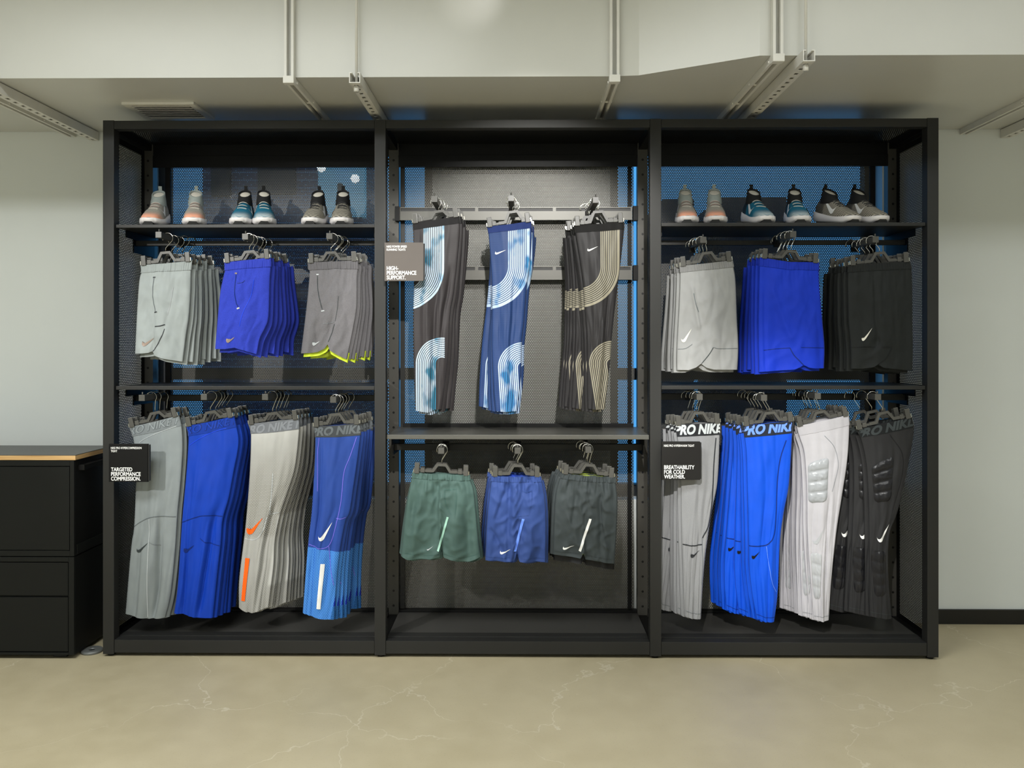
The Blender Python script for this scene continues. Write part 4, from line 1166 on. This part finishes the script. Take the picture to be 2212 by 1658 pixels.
g = Garment('RB3', 0.03, [(1720, 920), (1778, 908), (1833, 895)], [(1834.6, 928), (1830, 997), (1818, 1075), (1806, 1153.5), (1796, 1247.5)],
            [(1757.8, 1337), (1775, 1339), (1790, 1338)], [(1726.4, 943.4), (1737, 981), (1742, 1059.4), (1743.7, 1153.5), (1748.4, 1232)], 0.015, 0.003, 1.5, 2, 19,
            extra=((0.62, 0.7, 0.4, 0.85, -0.005, 0.05),))
g.build('running_tights', 21, FAB['RB3'], WB['RB3'], 0.0)
g.pad((1744, 998), (1788, 987), (1783, 1081), (1745, 1086), 4, INK['sil'])
g.pad((1749, 1190), (1772, 1195), (1768, 1290), (1758, 1292), 4, INK['palegrey'], 0.005)
g.line([(1779, 940), (1800, 965), (1808, 1000), (1803, 1030), (1794, 1060)], 0.9, INK['bandgrey']); g.line([(1758, 1329), (1790, 1328)], 0.8, INK['grey'], 'hem_stitch')
g.logo((1757, 1173), (1778.5, 1134), INK['palegrey'], 1.0)
stack(g, A_RB[2], 5, 'pale grey tights with quilted pads', LR, (1770, 887), dx=-0.004, roll=1.4, kind='tights')

g = Garment('RB4', 0.012, [(1847, 927), (1908, 914), (1969, 899.6)], [(1974, 934), (1957, 1028), (1938, 1106.5), (1921, 1153.5), (1918, 1232)],
            [(1878.4, 1329), (1900, 1333), (1926, 1335)], [(1858, 943.4), (1870, 997), (1875, 1075), (1877, 1153.5), (1878.4, 1279)], 0.015, 0.003, 1.5, 2, 20)
g.build('running_tights', 21, FAB['RB4'], WB['RB4'], 0.0)
g.pad((1880, 1003), (1928, 984), (1921, 1079), (1886, 1084), 4, INK['pufblk'])
g.pad((1879, 1184), (1911, 1190), (1909, 1283), (1887, 1286), 4, INK['pufblk'], 0.005)
g.line([(1920, 938), (1945, 975), (1948, 1010), (1940, 1050), (1925, 1100)], 1.0, INK['black']); g.line([(1879, 1320), (1925, 1325)], 0.8, INK['charcoal'], 'hem_stitch')
g.logo((1894, 1168), (1917.5, 1130), INK['white'], 1.0)
g.text('PRO NIKE', (1846, 947), (1976, 917), 18, INK['charcoal'], 0.05)
stack(g, A_RB[3], 3, 'black tights with quilted pads', LR, (1906.6, 888.6), dx=-0.034, roll=3.6, kind='tights', dy=0.045)

# ---------------------------------------------------------------- shoes on the top shelves
def knit(name, a, b, pitch, toe=None, heel=None, thr=0.0):
    m, nt, p = newmat(name)
    (x, y, z), v = coords(nt)
    n = noisetex(nt, v, 60, 2)
    ph = (y + x.abs() * -0.55 + z * 0.65 + n * 0.004) / pitch
    st = (ph * 6.2832).sin().ramp(-0.35 + thr, 0.35 + thr)
    c = mixc(nt, st, lin(a), lin(b))
    if toe: c = mixc(nt, (1.0 - y.ramp(0.02, 0.075)) * (0.35 + st * 0.6) * (1.0 - z.ramp(0.045, 0.066)), c, lin(toe))
    if heel: c = mixc(nt, y.ramp(0.19, 0.205) * (1.0 - st * 0.3), c, lin(heel))
    setcol(nt, p, c); p.inputs['Roughness'].default_value = 0.8
    bump(nt, p, noisetex(nt, v, 700, 2), 0.2, 0.0006)
    return m
KN = {'grey': knit('knit_grey_peach', (176, 172, 162), (128, 124, 116), 0.0095, (238, 150, 112)),
      'teal': knit('knit_teal', (0, 120, 152), (6, 72, 98), 0.0095, (186, 190, 188), (16, 20, 24)),
      'mono': knit('knit_black_cream', (26, 26, 26), (186, 180, 164), 0.0105, None, (24, 24, 24), 0.05)}
SOLE = plain('sole_white', (222, 218, 218), 0.5, 0, 0.02)
OUTS = plain('outsole_black', (14, 14, 14), 0.6)
TISSUE = plain('shoe_tissue', (226, 220, 206), 0.8, 0, 0.06, 40, 0.2)
COLR = {'grey': plain('collar_grey', (150, 158, 154), 0.85, 0, 0.05, 60, 0.2), 'teal': plain('collar_black', (16, 17, 19), 0.85, 0, 0.05, 60, 0.2)}
COLR['mono'] = COLR['teal']
LACE = {'grey': plain('lace_grey', (150, 132, 124), 0.8), 'teal': plain('lace_teal', (20, 70, 88), 0.8), 'mono': plain('lace_black', (46, 46, 46), 0.8)}
LACE2 = plain('lace_light', (196, 190, 180), 0.8)
#         l      w      h      zs      (l from the toe, along +y)
STN = [(0.000, 0.016, 0.036, 0.031), (0.006, 0.028, 0.043, 0.030), (0.018, 0.038, 0.050, 0.027), (0.040, 0.044, 0.056, 0.024), (0.070, 0.048, 0.064, 0.023), (0.100, 0.047, 0.076, 0.024),
      (0.130, 0.044, 0.090, 0.026), (0.160, 0.040, 0.104, 0.029), (0.190, 0.038, 0.114, 0.033), (0.220, 0.038, 0.118, 0.037), (0.245, 0.037, 0.114, 0.041), (0.265, 0.033, 0.104, 0.044), (0.278, 0.025, 0.092, 0.046), (0.284, 0.012, 0.080, 0.047)]
def lerp_st(l):
    for a, b in zip(STN, STN[1:]):
        if a[0] <= l <= b[0]:
            k = (l - a[0]) / (b[0] - a[0]); k = k
            return [a[i] + (b[i] - a[i]) * k for i in range(4)]
    return list(STN[-1])
LS = sorted(set([s[0] for s in STN] + [0.003, 0.011, 0.028, 0.054, 0.085, 0.115, 0.145, 0.175, 0.205, 0.233, 0.256, 0.272]))
def make_shoe(kind):
    root = empty('sneaker')
    n = 20; V, F = [], []
    for l in LS:
        _, w, h, zs = lerp_st(l)
        for i in range(n + 1):
            q = math.pi * i / n
            c, s_ = math.cos(q), math.sin(q)
            V.append((-w * (abs(c) ** 0.75) * (1 if c >= 0 else -1) * (1 - 0.25 * max(0, s_) ** 3 * (1 if l > 0.1 else 0)), l, zs - 0.004 + (h - zs + 0.004) * s_ ** 0.85))
    for j in range(len(LS) - 1):
        for i in range(n): F.append((j*(n+1)+i, j*(n+1)+i+1, (j+1)*(n+1)+i+1, (j+1)*(n+1)+i))
    up = pyobj('upper', V, F, KN[kind], root, True)
    bv_ = BVHTree.FromPolygons(V, F)
    # midsole
    V, F = [], []
    for l in LS:
        _, w, h, zs = lerp_st(l)
        ww = w + 0.0055
        lift = 0.016 * max(0, 1 - l / 0.035) ** 1.5 + 0.012 * max(0, (l - 0.25) / 0.035) ** 1.5
        y = l + (-0.004 if l < 0.01 else 0.006 if l > 0.27 else 0)
        ring = [(-ww * 0.9, lift), (-ww, lift + 0.006), (-ww - 0.001, (zs + lift) / 2), (-ww + 0.001, zs + 0.003), (-ww + 0.006, zs + 0.004), (ww - 0.006, zs + 0.004), (ww - 0.001, zs + 0.003), (ww + 0.001, (zs + lift) / 2), (ww, lift + 0.006), (ww * 0.9, lift)]
        if l == 0:
            zm = sum(z for x, z in ring) / 10
            V += [(x * 0.25, y - 0.0052, zm + (z - zm) * 0.25) for x, z in ring]
            V += [(x * 0.82, y - 0.0035, zm + (z - zm) * 0.82) for x, z in ring]
        V += [(x, y, z) for x, z in ring]
    m_ = 10; NL = len(LS) + 2
    for j in range(NL - 1):
        for i in range(m_): F.append((j*m_+i, j*m_+(i+1) % m_, (j+1)*m_+(i+1) % m_, (j+1)*m_+i))
    F.append(tuple(range(m_))); F.append(tuple(range((NL-1)*m_, NL*m_))[::-1])
    mo = pyobj('midsole', V, F, SOLE, root, True)
    bm = bmesh.new(); bm.from_mesh(mo.data); bmesh.ops.recalc_face_normals(bm, faces=bm.faces); bm.to_mesh(mo.data); bm.free()
    bm = bmesh.new()
    prism(bm, [(-0.030, 0.0), (0.022, 0.0), (0.012, 0.0175), (-0.018, 0.0175)], -0.009, 0.05)
    meshobj('outsole', bm, OUTS, root)
    # ankle collar with rim, pull tab and tissue
    V, F = [], []; NR = 28
    prof = [(0.000, 0.205, 0.060, 0.0350, 0.086, 0.0), (0.3, 0.205, 0.055, 0.0335, 0.108, 0.15), (0.6, 0.207, 0.049, 0.0310, 0.122, 0.32), (0.85, 0.210, 0.044, 0.0295, 0.137, 0.40), (1.0, 0.211, 0.042, 0.0290, 0.143, 0.42), (1.0, 0.211, 0.038, 0.0255, 0.1435, 0.42), (0.9, 0.211, 0.037, 0.0245, 0.136, 0.42)]
    for _, cy, ry, rx, z, tilt in prof:
        for k in range(NR):
            q = 2 * math.pi * k / NR
            V.append((rx * math.sin(q), cy + ry * math.cos(q), z + tilt * ry * math.cos(q)))
    for j in range(len(prof) - 1):
        for k in range(NR): F.append((j*NR+k, j*NR+(k+1) % NR, (j+1)*NR+(k+1) % NR, (j+1)*NR+k))
    cl = pyobj('collar', V, F, COLR[kind], root, True)
    V, F = [], []
    for fr_, dz in ((1.0, 0.0), (0.75, 0.006), (0.4, 0.0095), (0.05, 0.011)):
        for k in range(NR):
            q = 2 * math.pi * k / NR
            V.append((0.0255 * fr_ * math.sin(q), 0.211 + 0.038 * fr_ * math.cos(q), 0.1345 + dz * 0.6 + 0.42 * 0.038 * fr_ * math.cos(q)))
    for j in range(3):
        for k in range(NR): F.append((j*NR+k, j*NR+(k+1) % NR, (j+1)*NR+(k+1) % NR, (j+1)*NR+k))
    F.append(tuple(range(3*NR, 4*NR)))
    pyobj('tissue_stuffing', V, F, TISSUE, root, True)
    bm = bmesh.new()
    addbox(bm, -0.008, 0.008, -0.002, 0.002, -0.03, 0.020, 0.0015, Matrix.Translation((0, 0.253, 0.160)) @ Matrix.Rotation(math.radians(12), 4, 'X'))
    meshobj('pull_tab', bm, COLR[kind], cl)
    # laces
    for k in range(6):
        y0 = 0.098 + k * 0.0145
        pts = []
        for i in range(9):
            x = -0.021 + 0.042 * i / 8
            h = bv_.ray_cast(Vector((x, y0 + 0.006 * (i / 8) * (1 if k % 2 else -1), 0.3)), Vector((0, 0, -1)))
            if h[0]: pts.append(h[0] + Vector((0, 0, 0.0022)))
        if len(pts) > 3: tube('lace', pts, 0.0021, LACE[kind] if k % 2 else (LACE2 if kind != 'mono' else LACE[kind]), root, 6)
    # side logos
    for sx in (-1, 1):
        bm = bmesh.new()
        bm.faces.new([bm.verts.new((p[0], p[1], 0)) for p in swoosh_px((100, -46), (214, -108), 1.05)])
        bmesh.ops.triangulate(bm, faces=bm.faces[:])
        for k in range(108, 208, 6):
            bmesh.ops.bisect_plane(bm, geom=bm.verts[:] + bm.edges[:] + bm.faces[:], plane_co=(k, 0, 0), plane_no=(1, 0, 0))
        for k in range(-115, -30, 6):
            bmesh.ops.bisect_plane(bm, geom=bm.verts[:] + bm.edges[:] + bm.faces[:], plane_co=(0, k, 0), plane_no=(0, 1, 0))
        dead = []
        for v in bm.verts:
            Y, Zz = v.co.x / 1000, -v.co.y / 1000
            h = bv_.ray_cast(Vector((sx * 0.2, Y, Zz)), Vector((-sx, 0, 0)))
            if h[0] is None: dead.append(v)
            else: v.co = h[0] + Vector((sx * 0.0018, 0, 0))
        bmesh.ops.delete(bm, geom=dead, context='VERTS')
        meshobj('logo', bm, INK['white'], root, True)
    return root

PROTO = {}
def place_shoe(kind, u, v, yaw, zsh, label, side):
    p = at(u, v, 0.035)
    if kind not in PROTO: PROTO[kind] = s = make_shoe(kind)
    else: s = copy_tree(PROTO[kind])
    s.location = (p.x, 0.035, zsh + 0.0005)
    s.rotation_euler = (math.radians(9.5), 0, math.radians(yaw))
    tag(s, label, 'shoe', 'sneakers on the %s bay top shelf' % side)
RISM = plain('riser_black', (18, 18, 19), 0.5)
def riser(u0, u1, zsh, label, side):
    y0 = 0.255
    a, b = X(u0, y0), X(u1, y0)
    r = tag(empty('shoe_riser', ((a + b) / 2, y0, zsh)), label, 'riser', 'shoe risers on the %s bay shelf' % side)
    hw = (b - a) / 2
    box('block', -hw, hw, 0, 0.085, 0, 0.036, RISM, r, 0.003)
    box('front_lip', -hw, hw, -0.008, -0.0002, 0, 0.040, RISM, r, 0.002)
for side, zsh, vv, us in (('left', ZSH_L, 482, ((322, 12, 'grey'), (418, 19, 'grey'), (517, 11.5, 'teal'), (572, 19, 'teal'), (671, 4, 'mono'), (737, 10, 'mono'))),
                          ('right', ZSH_R, 480, ((1486, -8, 'grey'), (1547, -11, 'grey'), (1657, 2, 'teal'), (1731, -10, 'teal'), (1846, 13, 'mono'), (1906, 9, 'mono')))):
    nm = {'grey': 'grey and peach', 'teal': 'teal and black', 'mono': 'black and cream'}
    for k, (u, yaw, kind) in enumerate(us):
        place_shoe(kind, u, vv, yaw, zsh, '%s sneaker of the %s knit pair on the %s bay shelf' % ('left-hand' if k % 2 == 0 else 'right-hand', nm[kind], side), side)
for u0, u1, w in ((352, 497, 'grey and peach'), (500, 622, 'teal and black'), (640, 782, 'black and cream')):
    riser(u0, u1, ZSH_L, 'low black riser under the heels of the %s sneakers, left bay' % w, 'left')
for u0, u1, w in ((1440, 1545, 'grey and peach'), (1590, 1725, 'teal and black'), (1762, 1880, 'black and cream')):
    riser(u0, u1, ZSH_R, 'low black riser under the heels of the %s sneakers, right bay' % w, 'right')
